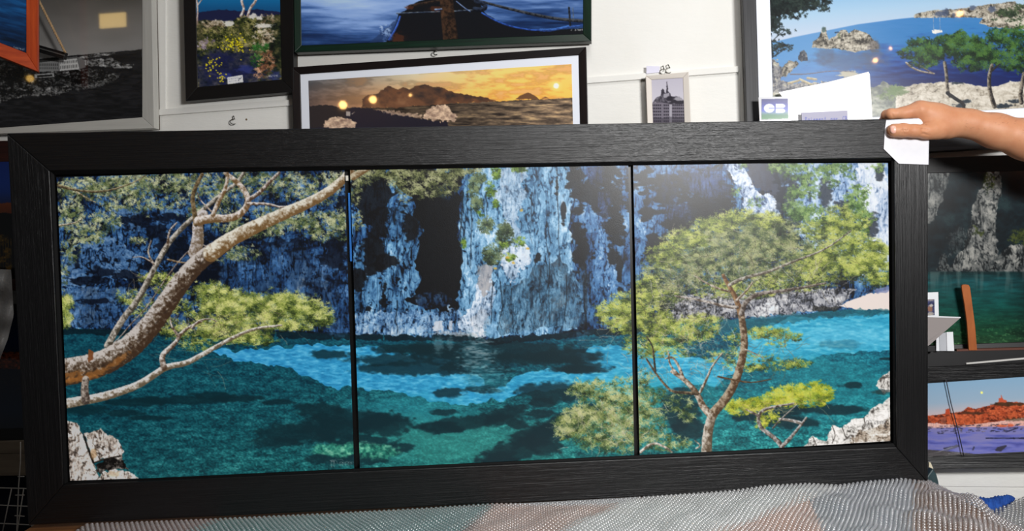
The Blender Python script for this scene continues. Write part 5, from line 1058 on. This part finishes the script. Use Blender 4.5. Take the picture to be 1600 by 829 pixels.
def paint_note():
    cv = Canvas(1248, 168, 1332, 222, (186, 184, 204), 3)
    G = {'P': [[(0, 0), (0, 1)], [(0, 0), (.7, .05), (.7, .45), (0, .5)]], 'a': [[(.7, .4), (.1, .45), (.05, .95), (.6, .95), (.7, .4), (.8, 1)]], 'i': [[(.3, .4), (.3, 1)], [(.3, .15), (.35, .2)]],
         'e': [[(.1, .7), (.7, .65), (.5, .4), (.1, .6), (.2, 1), (.7, .9)]], 'm': [[(0, 1), (0, .45), (.3, .45), (.35, 1), (.4, .45), (.75, .45), (.8, 1)]], 'n': [[(.05, 1), (.05, .45), (.6, .45), (.65, 1)]],
         't': [[(.3, .1), (.3, 1), (.6, .95)], [(0, .4), (.7, .38)]], 'p': [[(.05, .45), (.05, 1.5)], [(.05, .5), (.6, .45), (.6, .9), (.05, .95)]], 'r': [[(.1, .45), (.1, 1)], [(.1, .6), (.4, .42), (.7, .5)]],
         'C': [[(.8, .15), (.4, 0), (0, .5), (.4, 1), (.8, .9)]], 'B': [[(0, 0), (0, 1)], [(0, 0), (.6, .1), (.5, .48), (0, .5), (.7, .6), (.6, .95), (0, 1)]]}
    x = 1258.0
    for chh in 'Paiement par CB':
        for s in G.get(chh, []):
            P = np.array(s); t = np.linspace(0, 1, 40); k = np.linspace(0, 1, len(P)); X = x+np.interp(t, k, P[:, 0])*3.4; Y = 183.2-.03*(x-1258)+np.interp(t, k, P[:, 1])*6.5
            splat(cv, X, Y, c3((70, 84, 190)), .85)
        x += 4.3 if chh != ' ' else 5.6
    return cv
nt_ = empty('handwritten_note', WALL(1288, 212, .08), 'grey note with blue handwriting in front of the white sheet', 'note')
nq = [WALL(1252.5, 176, .08), WALL(1324, 172.5, .08), WALL(1326, 214, .08), WALL(1254, 216, .08)]
V, Fc = slab([p-WALL.n*.0003 for p in nq], WALL.n, .004); mesh('card', V, Fc, mat('grey card', (150, 148, 164), .6), nt_)
print_mesh('writing', paint_note(), nq, WALL.n, MATTE, nt_, .5)
# ================================================================ RIGHT SIDE: shelf and what stands on it
SHELFM = mat('black shelf board', (20, 19, 21), .5, .4, noise=((10, 10, 60), .2, (12, 11, 13)))
s1 = WALL(1400, 549, .10); s2 = WALL(1800, 540, .10)
def shelf():
    q = [WALL(1372, 551, .062), WALL(1800, 541, .062), WALL(1800, 556, .062), WALL(1372, 577, .062)]
    V, Fc = slab(q, WALL.n, .06); r = empty('wall_shelf', q[3], 'black wall shelf edge under the green creek picture', 'shelf'); mesh('board', V, Fc, SHELFM, r, bevel=.001)
    q = [WALL(1495, 545.5, .0635), WALL(1800, 538, .0635), WALL(1800, 541, .0635), WALL(1495, 548.5, .0635)]
    V, Fc = slab(q, WALL.n, .016); mesh('edge_strip', V, Fc, mat('reddish brown strip', (84, 40, 22), .5), r, label='reddish brown wooden edge strip')
shelf()
V, Fc = [], []
n8 = 8; prof = [(1502.5, 447), (1504, 444.5), (1509, 444), (1514, 445), (1516, 449), (1520, 480), (1524, 510), (1527, 547), (1514, 547), (1511, 505), (1507, 475), (1503.5, 455)]
V, Fc = slab([WALL(x, y, .062+.006*(y-444)/100*-1+.01) for x, y in prof], WALL.n, .006)
tag(mesh('wooden_stick', V, Fc, mat('orange brown wood', (176, 100, 46), .55, .3, noise=((80, 80, 12), .25, (140, 72, 30))), bevel=.001), 'flat orange brown wooden stick leaning on the creek picture', 'stick')
# small white bordered snapshot
WC = mat('white card', (226, 228, 232), .5); GC = mat('grey card fold', (150, 142, 140), .6)
sn = empty('snapshot', WALL(1455, 500, .07), 'small white bordered snapshot half hidden by the big frame', 'photo')
V, Fc = slab([WALL(1420, 458, .066), WALL(1466, 456, .066), WALL(1467, 500, .066), WALL(1420, 502, .066)], WALL.n, .002); mesh('border', V, Fc, WC, sn)
print_mesh('picture', PC(paint_snapshot), [WALL(1426, 468, .0672), WALL(1460, 467, .0672), WALL(1460.5, 492, .0672), WALL(1426, 493, .0672)], WALL.n, SATIN, sn, .6)
# folded grey leaflet: horizontal top edge, slanting underside
a, b, c, d = WALL(1410, 492, .12), WALL(1501, 496, .075), WALL(1452, 539, .09), WALL(1410, 560, .11)
V = [a, b, c, d, a-WALL.n*.03, b-WALL.n*.002, c-WALL.n*.01]; V, Fc = slab([a, b, c, d], WALL.n, .0012)
lf = empty('leaflet', c, 'grey folded leaflet with bright white top edge beside the wooden stick', 'leaflet'); mesh('page', V, Fc, GC, lf)
V, Fc = slab([WALL(1410, 491, .1205), WALL(1501, 495, .0755), WALL(1501, 496.6, .0755), WALL(1410, 494, .1205)], WALL.n, .003); mesh('top_edge', V, Fc, WC, lf, label='bright white edge')
bx = empty('white_box', WALL(1480, 548, .07), 'small open white cardboard box standing on the black shelf', 'box')
for i, (p, o1) in enumerate((([(1463, 528), (1467, 520), (1468, 548), (1463, 548)], .074), ([(1467.5, 522), (1479, 518.5), (1480, 548), (1468.5, 548)], .068), ([(1479, 518.5), (1489, 518), (1491, 548), (1480, 548)], .070))):
    V, Fc = slab([WALL(x, y, o1) for x, y in p], WALL.n, .0015); mesh('panel', V, Fc, WC if i != 1 else mat('grey white card', (176, 178, 184), .5), bx)
bd = empty('black_block', WALL(1456, 547, .08), 'tiny black block at the foot of the white box', 'block')
V, Fc = slab([WALL(1430, 541, .085), WALL(1461.5, 540, .085), WALL(1462, 549, .085), WALL(1430, 550, .085)], WALL.n, .012); mesh('body', V, Fc, SHELFM, bd, bevel=.001)
# ================================================================ LEFT SIDE BEHIND THE BIG FRAME
PLAS = mat('grey plastic film', (190, 190, 190), .3, .6, noise=((18, 18, 18), .25, (150, 150, 150)), bump=((40, 40, 40), .6, .006))
N = 26; V = []; Fc = []
for j in range(N+1):
    for i in range(N+1):
        u = i/N; v = j/N; y = 421+150*v; xr = np.interp(y, [420, 430, 492, 530, 571], [17, 18, 21.5, 12, -4]); x = -80+(xr+80)*u
        V.append(WALL(x, y+(1-u)*-4, .10+.008*math.sin(x*.21+y*.05)+.006*math.sin(y*.13)))
for j in range(N):
    for i in range(N): k = j*(N+1)+i; Fc.append((k, k+1, k+N+2, k+N+1))
pf = mesh('plastic_sheet', V, Fc, PLAS, smooth=True); tag(pf, 'crumpled grey plastic sheet hanging at the left edge behind the big frame', 'plastic sheet')
BRD = mat('weathered beige board', (128, 116, 100), .7, .2, noise=((4, 4, 60), .3, (96, 86, 74)))
for (y0, y1, lb) in ((690, 708.5, 'upper weathered beige board at the left edge above the wire rack'), (709.5, 743, 'lower weathered beige board at the left edge above the wire rack')):
    V, Fc = slab([WALL(-120, y0+3, .05), WALL(60, y0-2, .05), WALL(60, y1-1, .05), WALL(-120, y1+2, .05)], WALL.n, .03); tag(mesh('board', V, Fc, BRD, bevel=.001), lb, 'board')
V, Fc = slab([WALL(-150, 748, .02), WALL(110, 744, .02), WALL(110, 980, .02), WALL(-150, 990, .02)], WALL.n, .018)
tag(mesh('dark_panel', V, Fc, mat('dark navy cloth', (12, 18, 36), .8, .2, noise=((6, 6, 6), .3, (5, 6, 10)))), 'dark navy panel behind the wire rack at lower left', 'panel')
WIRE = mat('white coated wire', (190, 186, 180), .4)
wr = empty('wire_rack', WALL(30, 829, .16), 'white wire grid rack in the dark lower left corner', 'rack')
ws = [[(-60, 760), (50, 763)], [(-60, 786), (55, 791)], [(-60, 814), (78, 821)], [(32, 690), (32, 720), (29, 760), (26, 835), (24, 900)], [(18, 763), (3, 835)], [(37, 763), (24, 850)], [(24, 773), (38, 773)], [(23, 805), (38, 806)], [(50, 820), (49, 850)], [(74, 818), (72, 850)], [(28, 744), (38, 744)]]
for p in ws:
    V, Fc = tube([WALL(x, y, .16) for x, y in p], .0013, 6); mesh('wire', V, Fc, WIRE, wr, smooth=True)
# ================================================================ TABLE
TZ = .7315
TWOOD = mat('brown table wood', (150, 100, 56), .5, .4, noise=((6, 60, 60), .25, (116, 72, 38)))
tl = table_pt(71, 829, TZ); tl2 = table_pt(77, 816, TZ); xl = tl[0]
tb = empty('table', (0, 1.45, 0), 'brown wooden table under the plastic wrap carrying the big frame', 'table')
def top():
    y0, y1 = 1.0, 1.80; xa0 = xl-(tl2[0]-tl[0])/(tl2[1]-tl[1])*(tl[1]-y0); xa1 = xl+(tl2[0]-tl[0])/(tl2[1]-tl[1])*(y1-tl[1]); xa0 = max(xa0, -1.1); xa1 = min(max(xa1, -1.15), xl)
    q = [np.array([xl, y0, TZ]), np.array([.90, y0, TZ]), np.array([.90, y1, TZ]), np.array([xl-.06, y1, TZ])]
    V, Fc = slab(q, np.array([0, 0, 1.]), .03); mesh('tabletop', V, Fc, TWOOD, tb, bevel=.002)
top()
for x in (-.86, .84):
    for y in (1.06, 1.76):
        V, Fc = box((x, y, (TZ-.03)/2), .05, .05, TZ-.03); mesh('leg', V, Fc, TWOOD, tb, bevel=.002)
V, Fc = box((1.33, 1.62, .30), .70, .36, .60); tag(mesh('storage_box', V, Fc, mat('grey carton', (120, 116, 112), .7, .2, noise=((9, 9, 9), .3, (104, 100, 96))), bevel=.004), 'grey storage box under the drooping plastic wrap at right', 'box')
# sheets lying on the table under the wrap
def flat(name, pts, z, col, label, cat, rough=.5):
    V = [table_pt(x, y, z) for x, y in pts]; V = [np.array([p[0], min(p[1], FB[1]+(p[0]-FB[0])*math.tan(yaw)+.01), z]) for p in V]
    V, Fc = slab(V, np.array([0, 0, 1.]), .0004); return tag(mesh(name, V, Fc, mat(name+' surface', col, rough, .4, noise=((14, 14, 14), .3, tuple(int(c*.9) for c in col)))), label, cat)
flat('cardboard_sheet', [(120, 880), (160, 812), (385, 806), (310, 829), (262, 880)], TZ+.0008, (180, 140, 126), 'pinkish brown cardboard under the wrap at far left', 'cardboard')
flat('teal_sheet', [(240, 880), (312, 828), (352, 808), (772, 782), (760, 800), (722, 829), (680, 880)], TZ+.0014, (88, 158, 152), 'teal green plastic sheet under the bubble wrap, left of centre', 'sheet')
flat('cardboard_sheet', [(690, 880), (738, 829), (772, 790), (1010, 776), (880, 829), (790, 880)], TZ+.0020, (236, 196, 176), 'pinkish brown cardboard under the wrap between teal and white sheets', 'cardboard')
flat('paper_or_gleam_strip', [(778, 790.5), (800, 784), (1000, 772), (985, 790)], TZ+.0026, (248, 248, 250), 'narrow white paper strip below the big frame centre', 'paper')
flat('paper_sheet', [(780, 880), (880, 829), (985, 783), (1010, 770), (1330, 752), (1268, 779), (1140, 829), (1020, 880)], TZ+.0032, (250, 250, 248), 'wide white paper sheet under the bubble wrap right of centre', 'paper')
flat('cardboard_sheet', [(1020, 880), (1138, 829), (1264, 779), (1285, 829), (1300, 880)], TZ+.0026, (234, 188, 166), 'pinkish brown cardboard wedge under the wrap right of the white sheet', 'cardboard')
flat('film_sheet', [(1300, 880), (1284, 829), (1264, 779), (1330, 752), (1424, 750), (1424, 880)], TZ+.0020, (170, 174, 184), 'blue grey film under the wrap near the right end of the frame', 'film')
# bubble wrap: drapes over the table and off its right end
SX = [60, 100, 150, 300, 500, 660, 770, 850, 1000, 1139, 1200, 1262, 1310, 1360, 1410, 1440, 1470, 1500, 1530, 1550, 1575, 1600, 1650, 1760]
SY = [822, 821, 818.5, 813, 803.5, 795, 787.5, 787.5, 777.5, 767.5, 759, 756, 758.5, 752, 748, 752, 768, 785, 794, 797, 789, 777, 762, 760]
def back_y(px):
    p = FRM(px, 760, .0); return min(p[1], 1.74)-.006
rng = np.random.RandomState(8)
def wrap_pt(px, v):
    """px: photo column of the far edge, v: 0 far .. 1 near"""
    py = float(np.interp(px, SX, SY)); Yb = back_y(min(px, 1450))+np.interp(px, [1440, 1470], [0, .11])
    P = at(px, py, Yb); x = P[0]; yn = Yb-v*.52
    zt = TZ+.008
    zf = float(np.interp(x, [.906, .955], [zt, min(zt, P[2]-.004)]))
    k = v*v*(3-2*v) if x > .9 else min(1, v*3.2)
    z = P[2]*(1-k)+zf*k
    wv = (.0045*math.sin(px*.021+v*9)+.004*math.sin(px*.047-v*14+1.3)+.003*math.sin(px*.09+v*25))*min(1, v*6)*(1 if px > 760 else .55)*min(1, max(0, (1-v)*5))
    amp = 1+1.6*np.interp(px, [1200, 1300, 1440, 1560], [0, 1, 1, .6])
    z = max(z+wv*.55*amp, TZ+.0042) if x < .908 else max(z-abs(wv)*amp*.5, .605)
    return np.array([x*(1-.0*v), yn, z])
WRAPM = film_mat('bubble wrap film', .05, .5, .2)
BUBM = film_mat('bubble wrap bubbles', .16, 2.2, .2)
NX, NV = 340, 60; V = []; Fc = []
pxs = np.interp(np.linspace(0, 1, NX+1), [0, 1], [132, 1740])
for j in range(NV+1):
    for i in range(NX+1):
        p = wrap_pt(pxs[i], j/NV)
        if pxs[i] < 200: p[0] += 0
        V.append(p)
for j in range(NV):
    for i in range(NX): k = j*(NX+1)+i; Fc.append((k, k+1, k+NX+2, k+NX+1))
bw = mesh('bubble_wrap', V, Fc, WRAPM, smooth=True)
bw.location = (0, 0, 0); tag(bw, 'clear bubble wrap sheet spread over the table under the big frame', 'bubble wrap')
V = []; Fc = []; row = 0; yv = .0; SP = .0098
G = np.array([[wrap_pt(pxs[i], j/NV) for i in range(NX+1)] for j in range(NV+1)])
xs_ = G[0, :, 0]
ang = [2*math.pi*k/7 for k in range(7)]
for r_ in range(60):
    v = .004+r_*SP*.866/.52
    if v > .97: break
    jf = v*NV; j = int(jf); fj = jf-j
    x = xs_[0]+.006+(SP/2 if r_ % 2 else 0)
    # arc-length stepping along the row
    line = G[j]*(1-fj)+G[min(j+1, NV)]*fj; dl = np.r_[0, np.cumsum(np.linalg.norm(np.diff(line, axis=0), axis=1))]
    s = .006+(SP/2 if r_ % 2 else 0)
    while s < dl[-1]-.006:
        c = np.array([np.interp(s, dl, line[:, k]) for k in range(3)]); c2 = np.array([np.interp(s+.003, dl, line[:, k]) for k in range(3)])
        tx = (c2-c); tx /= np.linalg.norm(tx); ty = np.array([0, -1., 0]); nn = np.cross(ty, tx); nn = nn/np.linalg.norm(nn); nn = nn if nn[2] > 0 else -nn; ty = np.cross(nn, tx)
        b0 = len(V); rr = .0039
        for hh, q in ((0, 1), (.0022, .88), (.0036, .5)):
            for a in ang: V.append(c+nn*hh+(tx*math.cos(a)+ty*math.sin(a))*rr*q)
        V.append(c+nn*.0041)
        for lv in (0, 1):
            for k in range(7): Fc.append((b0+lv*7+k, b0+lv*7+(k+1) % 7, b0+lv*7+7+(k+1) % 7, b0+lv*7+7+k))
        for k in range(7): Fc.append((b0+14+k, b0+14+(k+1) % 7, b0+21))
        s += SP
me = bpy.data.meshes.new('bubbles'); me.from_pydata([tuple(map(float, v)) for v in V], [], Fc); me.materials.append(BUBM); me.polygons.foreach_set('use_smooth', [True]*len(Fc)); me.update()
bo = bpy.data.objects.new('bubbles', me); link(bo, bw); bo['kind'] = 'stuff'
# blue gathered cloth in the dip of the wrap
BL = mat('blue cotton', (44, 92, 176), .8, .2, noise=((50, 50, 50), .25, (22, 52, 120)))
V = []; Fc = []; NS, NR = 120, 22
cx = np.array([[1486, 778, .005], [1500, 785, .012], [1515, 790, .018], [1530, 792, .021], [1545, 793, .0215], [1560, 788, .018], [1572, 782, .013], [1580, 779, .008], [1585, 778.5, .003]])
for i in range(NS+1):
    t = i/NS*(len(cx)-1); k = min(int(t), len(cx)-2); f = t-k; q = cx[k]*(1-f)+cx[k+1]*f; c = at(q[0], q[1], 1.862)
    for r_ in range(NR):
        a = 2*math.pi*r_/NR; r = q[2]*(1+.10*math.sin(i*.55+2*math.sin(a*2))+.07*math.sin(i*1.1+a*3)+.06*math.sin(i*.27+a*5))
        V.append(c+np.array([0, math.cos(a)*r*.9, math.sin(a)*r]))
for i in range(NS):
    for r_ in range(NR): Fc.append((i*NR+r_, i*NR+(r_+1) % NR, (i+1)*NR+(r_+1) % NR, (i+1)*NR+r_))
tag(mesh('gathered_cloth', V, Fc, BL, smooth=True), 'crumpled blue elastic gathered cloth behind the bubble wrap, lower right', 'cloth')
# curved tool handle at the right foot of the frame
HG = mat('dark green grey plastic', (52, 74, 78), .4, .5, noise=((40, 40, 40), .25, (34, 50, 54)))
hd = empty('tool_handle', at(1456, 770, 1.78), 'dark green curved tool handle beside the lower right frame corner', 'tool')
hp = [(1458, 731), (1464, 741), (1467, 752), (1468.5, 764), (1468, 771), (1463, 770), (1460.5, 762), (1455, 757), (1448, 755.5), (1443, 758), (1444, 750), (1450, 742)]
V, Fc = slab([at(x, y, 1.775) for x, y in hp], np.array([0, -1., 0]), .018); mesh('grip', V, Fc, HG, hd, bevel=.003)
V, Fc = slab([at(1451.5, 722, 1.79), at(1454, 722, 1.79), at(1458, 731, 1.79), at(1452, 740, 1.79)], np.array([0, -1., 0]), .004); mesh('blade', V, Fc, mat('cream metal', (214, 204, 178), .5), hd, label='cream coloured tip')
V, Fc = lathe(at(1451.5, 751, 1.7745), (0, -1, 0), [(-.001, .0032), (.001, .0032), (.0014, .001)], 14); mesh('rivet', V, Fc, STEEL, hd)
# ================================================================ THE BIG TRIPTYCH
OUT = [(9.5, 208), (1450, 186.5), (1452, 750), (45, 815)]
big = empty('triptych_frame', (FB+FB+A_*1.9)/2, 'huge black wood frame holding a three panel print of a turquoise creek', 'picture frame')
EX = D_*.0065; O = [FB+D_*.785, FB+A_*1.9+D_*.785, FB+A_*1.9-EX, FB-EX]
LIPo = [FRM(77.5, 267, 0), FRM(1397.5, 247, 0), FRM(1401, 698, 0), FRM(99, 757, 0)]
n = FRM.n
V, Fc, fm = bars(O, LIPo, n, .034, 0)
mesh('frame', V, Fc, BLACKWOOD, big, fm, bevel=.0018)
# inner sloping lip
LIPi = [FRM(85, 273, -.006), FRM(1392.5, 251.5, -.006), FRM(1396, 692, -.006), FRM(106, 753, -.006)]
V, Fc, fm = bars([p-n*.003 for p in LIPo], [p for p in LIPi], n, .02, .0)
mesh('inner_lip', V, Fc, [mat('black lacquer', (9, 9, 10), .6, .12, noise=((40, 40, 40), .2, (6, 6, 7)))]*2, big, fm, bevel=.0006)
V, Fc = slab([p-n*.018 for p in LIPo], n, .006); mesh('backing_board', V, Fc, BLACKBOARD, big)
def PANELPT(x, y): return FRM(x, y, -.008)
CVM = paint_main()
MAINM = print_mat('satin panel print', .36, 0, .42)
nt = MAINM.node_tree; bp = nt.nodes.new('ShaderNodeBump'); bp.inputs['Strength'].default_value = .25; bp.inputs['Distance'].default_value = .0006
tc = nt.nodes.new('ShaderNodeTexCoord'); nn_ = nt.nodes.new('ShaderNodeTexNoise'); nn_.inputs['Scale'].default_value = 700; nt.links.new(tc.outputs['Object'], nn_.inputs['Vector']); nt.links.new(nn_.outputs['Fac'], bp.inputs['Height']); nt.links.new(bp.outputs[0], nt.nodes['Principled BSDF'].inputs['Normal'])
SIDE = mat('black panel side', (8, 8, 9), .4)
PAN = [('left', [(88.5, 277), (538, 263), (553.5, 735.5), (109.5, 750.5)]), ('centre', [(547, 262.5), (981.5, 256), (991, 713.5), (562.5, 735)]), ('right', [(989, 256), (1387.5, 254.5), (1391, 688.5), (999.5, 712.5)])]
LBL = {'left': 'left panel with leaning pine trunk', 'centre': 'centre panel with tall blue lit cliff', 'right': 'right panel with round crowned pine'}
for k, qd in PAN:
    Q = [PANELPT(*p) for p in qd]
    V, Fc = slab([p-n*.0006 for p in Q], n, .009); pn = mesh('panel', V, Fc, SIDE, big, label=LBL[k])
    pr = print_mesh('panel_print', CVM, Q, n, MAINM, None, 1.0)
    pr.parent = pn; pr.matrix_parent_inverse = pn.matrix_world.inverted()
# blue reflection in the left gap, built as a coloured strip
V, Fc = slab([PANELPT(543.4, 301)-n*.004, PANELPT(546.4, 301)-n*.004, PANELPT(549.8, 408)-n*.004, PANELPT(546.6, 408)-n*.004], n, .004); mesh('gap_reflection', V, Fc, mat('blue gap reflection', (40, 110, 190), .4), big, label='blue reflection in the left gap, built as a strip')
V, Fc = slab([PANELPT(539.5, 274)-n*.003, PANELPT(543.5, 274)-n*.003, PANELPT(543.8, 282)-n*.003, PANELPT(540, 282)-n*.003], n, .004); mesh('clip', V, Fc, mat('white reflection dot', (220, 216, 205), .5), big, label='white reflection dot')  # whitish reflection in the gap, built as a small plate
# white cardboard corner protector
CARD = mat('white cardboard', (226, 226, 231), .6, .3, noise=((60, 60, 60), .3, (219, 219, 225)))
cp = empty('corner_protector', FRM(1425, 225, .001), 'white cardboard corner protector on the upper right frame corner', 'corner protector')
face = [FRM(x, y, .0025) for x, y in ((1384.5, 189), (1383, 200), (1381, 232.5), (1404.5, 255.5), (1450.5, 257))]+[O[1]-D_*.006+A_*.002+n*.0025, O[1]+D_*.0015+A_*.002+n*.0025, FRM(1384.8, 188, .0025)+D_*.0015]
face = [FRM(1384.8, 188, .0025)+D_*.001, O[1]+D_*.0015+A_*.0018+n*.0025, FRM(1451.2, 257, .0025), FRM(1404.5, 255.5, .0025), FRM(1381, 232.5, .0025), FRM(1383, 200, .0025)]
V, Fc = slab(face, n, .0016); mesh('front_flap', V, Fc, CARD, cp)
t0 = face[0]; t1 = face[1]
V, Fc = slab([t0-n*.0, t1, t1-n*.039, t0+A_*.03-n*.039], D_, .0014); mesh('top_flap', V, Fc, CARD, cp)
V, Fc = slab([t1, face[2], face[2]-n*.039, t1-n*.039], A_, .0014); mesh('side_flap', V, Fc, CARD, cp)
DARKL = mat('black shadow gap', (8, 8, 8), .8)
# ================================================================ HAND
SKIN = mat('tanned skin', (206, 152, 116), .5, .3, noise=((26, 26, 26), .32, (184, 122, 88)), bump=((420, 420, 420), .22, .0008), sss=.12)
me, HD, HV = build_arm(); me.name = 'person'; me.materials.append(SKIN)
pe = bpy.data.objects.new('person', me); COL.objects.link(pe)
tag(pe, 'bare tanned hand and forearm of a person gripping the frame corner', 'person')
# thumbnail
def nail():
    c0 = at(1395.6, 201.8, HD-.0148); V = []; Fc = []; NU, NW = 14, 14
    hv = HV; 
    for j in range(NW+1):
        for i in range(NU+1):
            u = -1+2*i/NU; v = -1+2*j/NW; ur = u*math.sqrt(max(0, 1-.42*v*v)); vr = v*math.sqrt(max(0, 1-.42*u*u))
            V.append((1395.6+5.0*ur, 202.2+6.1*vr))
    out = []
    sub = hv[(np.abs(hv[:, 0]-at(1395.6, 202, HD)[0]) < .02) & (np.abs(hv[:, 2]-at(1395.6, 202, HD)[2]) < .02)]
    sx, sy = proj(sub)
    for (x, y) in V:
        m = (sx-x)**2+(sy-y)**2 < 2.2; Y = sub[m][:, 1].min() if m.any() else HD-.029
        out.append((x, y, Y))
    P = []
    Ys = np.array([o[2] for o in out]).reshape(NW+1, NU+1)
    for _ in range(3): Ys[1:-1, 1:-1] = (Ys[:-2, 1:-1]+Ys[2:, 1:-1]+Ys[1:-1, :-2]+Ys[1:-1, 2:])/4
    for (x, y, _), Y in zip(out, Ys.ravel()):
        r = math.hypot((x-1395.6)/5, (y-202.2)/6.1); P.append(at(x, y, Y-.0007*(1-min(1, r)**6)+.0004*(r > .95)))
    for j in range(NW):
        for i in range(NU): k = j*(NU+1)+i; Fc.append((k, k+1, k+NU+2, k+NU+1))
    o = mesh('thumbnail', P, Fc, mat('thumbnail', (232, 176, 158), .25, .5), None, smooth=True, label='pale pink thumbnail'); o.parent = pe
nail()
# fine forearm hair
hr = np.random.RandomState(5); V = []; Fc = []
sel = HV[(proj(HV)[0] > 1505) & (HV[:, 2] > np.interp(proj(HV)[0], [1500, 1600, 1900], [at(1500, 200, HD)[2], at(1600, 225, HD)[2], at(1900, 330, HD)[2]]))]
cen = lambda x: np.array([x, HD, 0])
for _ in range(420):
    p = sel[hr.randint(len(sel))]; pxx, pyy = proj(p); ax0 = at(pxx, np.interp(pxx, [1500, 1554, 1605, 1800], [191, 204, 218, 280]), HD+.004); nn = p-ax0; nn /= np.linalg.norm(nn)+1e-9
    if nn[1] > .3: continue
    dr = nn*.5+np.array([hr.uniform(.3, .9), hr.uniform(-.2, .2), hr.uniform(-.5, .2)]); dr /= np.linalg.norm(dr); L = hr.uniform(.003, .008)
    v, f = tube([p, p+dr*L*.5+nn*.0006, p+dr*L], [.00012, .0001, .00004], 3, caps=False); V, Fc = join([(V, Fc), (v, f)]) if len(V) < 0 else (V+list(v), Fc+[tuple(i+len(V) for i in q) for q in f])
ah = mesh('arm_hair', V, Fc, mat('dark brown hair', (70, 44, 30), .6), None); ah.parent = pe; ah['kind'] = 'stuff'
# ================================================================ LAMPS seen only as reflections in the glass
def lamp(px, py, off, r, dist, label, warm=(255, 190, 110), st=60, rect=None):
    Q = WALL(px, py, off); d = Q-C0; d /= np.linalg.norm(d); rf = d-2*(d@WALL.n)*WALL.n; P = Q+rf*dist
    root = empty('spot_lamp' if not rect else 'panel_lamp', P, label, 'lamp')
    E_ = mat('warm lamp glow', (255, 220, 170), .5, emit=(warm, st)); S_ = mat('lamp housing', (40, 40, 42), .4)
    if rect:
        ax = (WX, WALL.n, np.array([0, 0, 1.])); V, Fc = box(P, rect[0], .01, rect[1], ax); mesh('diffuser', V, Fc, E_, root, bevel=.004); V, Fc = box(P-rf*-.03, rect[0]*1.12, .03, rect[1]*1.2, ax); mesh('housing', V, Fc, S_, root, bevel=.003)
    else:
        V, Fc = lathe(P, -rf, [(r*math.cos(a), r*math.sin(a)) for a in np.linspace(math.pi*.99, .01, 12)], 20); mesh('bulb', V, Fc, E_, root, smooth=True)
        V, Fc = lathe(P, rf, [(r*.5, r*1.05), (r*1.3, r*1.15), (r*2.6, r*.6), (r*3.2, r*.4)], 20); mesh('socket', V, Fc, S_, root, smooth=True)
lamp(535, 163.5, .035, .024, 2.9, 'left warm round lamp mirrored low in the sunset picture glass')
lamp(582, 155, .035, .022, 2.9, 'right warm round lamp mirrored on the sunset picture mountain')
lamp(640.5, 148, .035, .008, 2.9, 'tiny warm lamp mirrored on the sunset picture ridge')
lamp(1501, 20.5, .045, .016, 2.9, 'warm lamp mirrored on the far headland of the cove picture')
lamp(1368.6, 93.5, .045, .012, 2.9, 'warm lamp mirrored in the sea below the rock island')
lamp(1392.5, 74.8, .045, .007, 2.9, 'tiny warm lamp mirrored in the sea right of the rock island')
lamp(174.5, 31, .035, .1, 2.9, 'warm rectangular lamp mirrored in the grey sky of the fortress print', (255, 214, 130), 9, (.165, .085))
lamp(45, 122, .035, .02, 2.9, 'small warm lamp mirrored low in the fortress print', (255, 200, 100), 10)
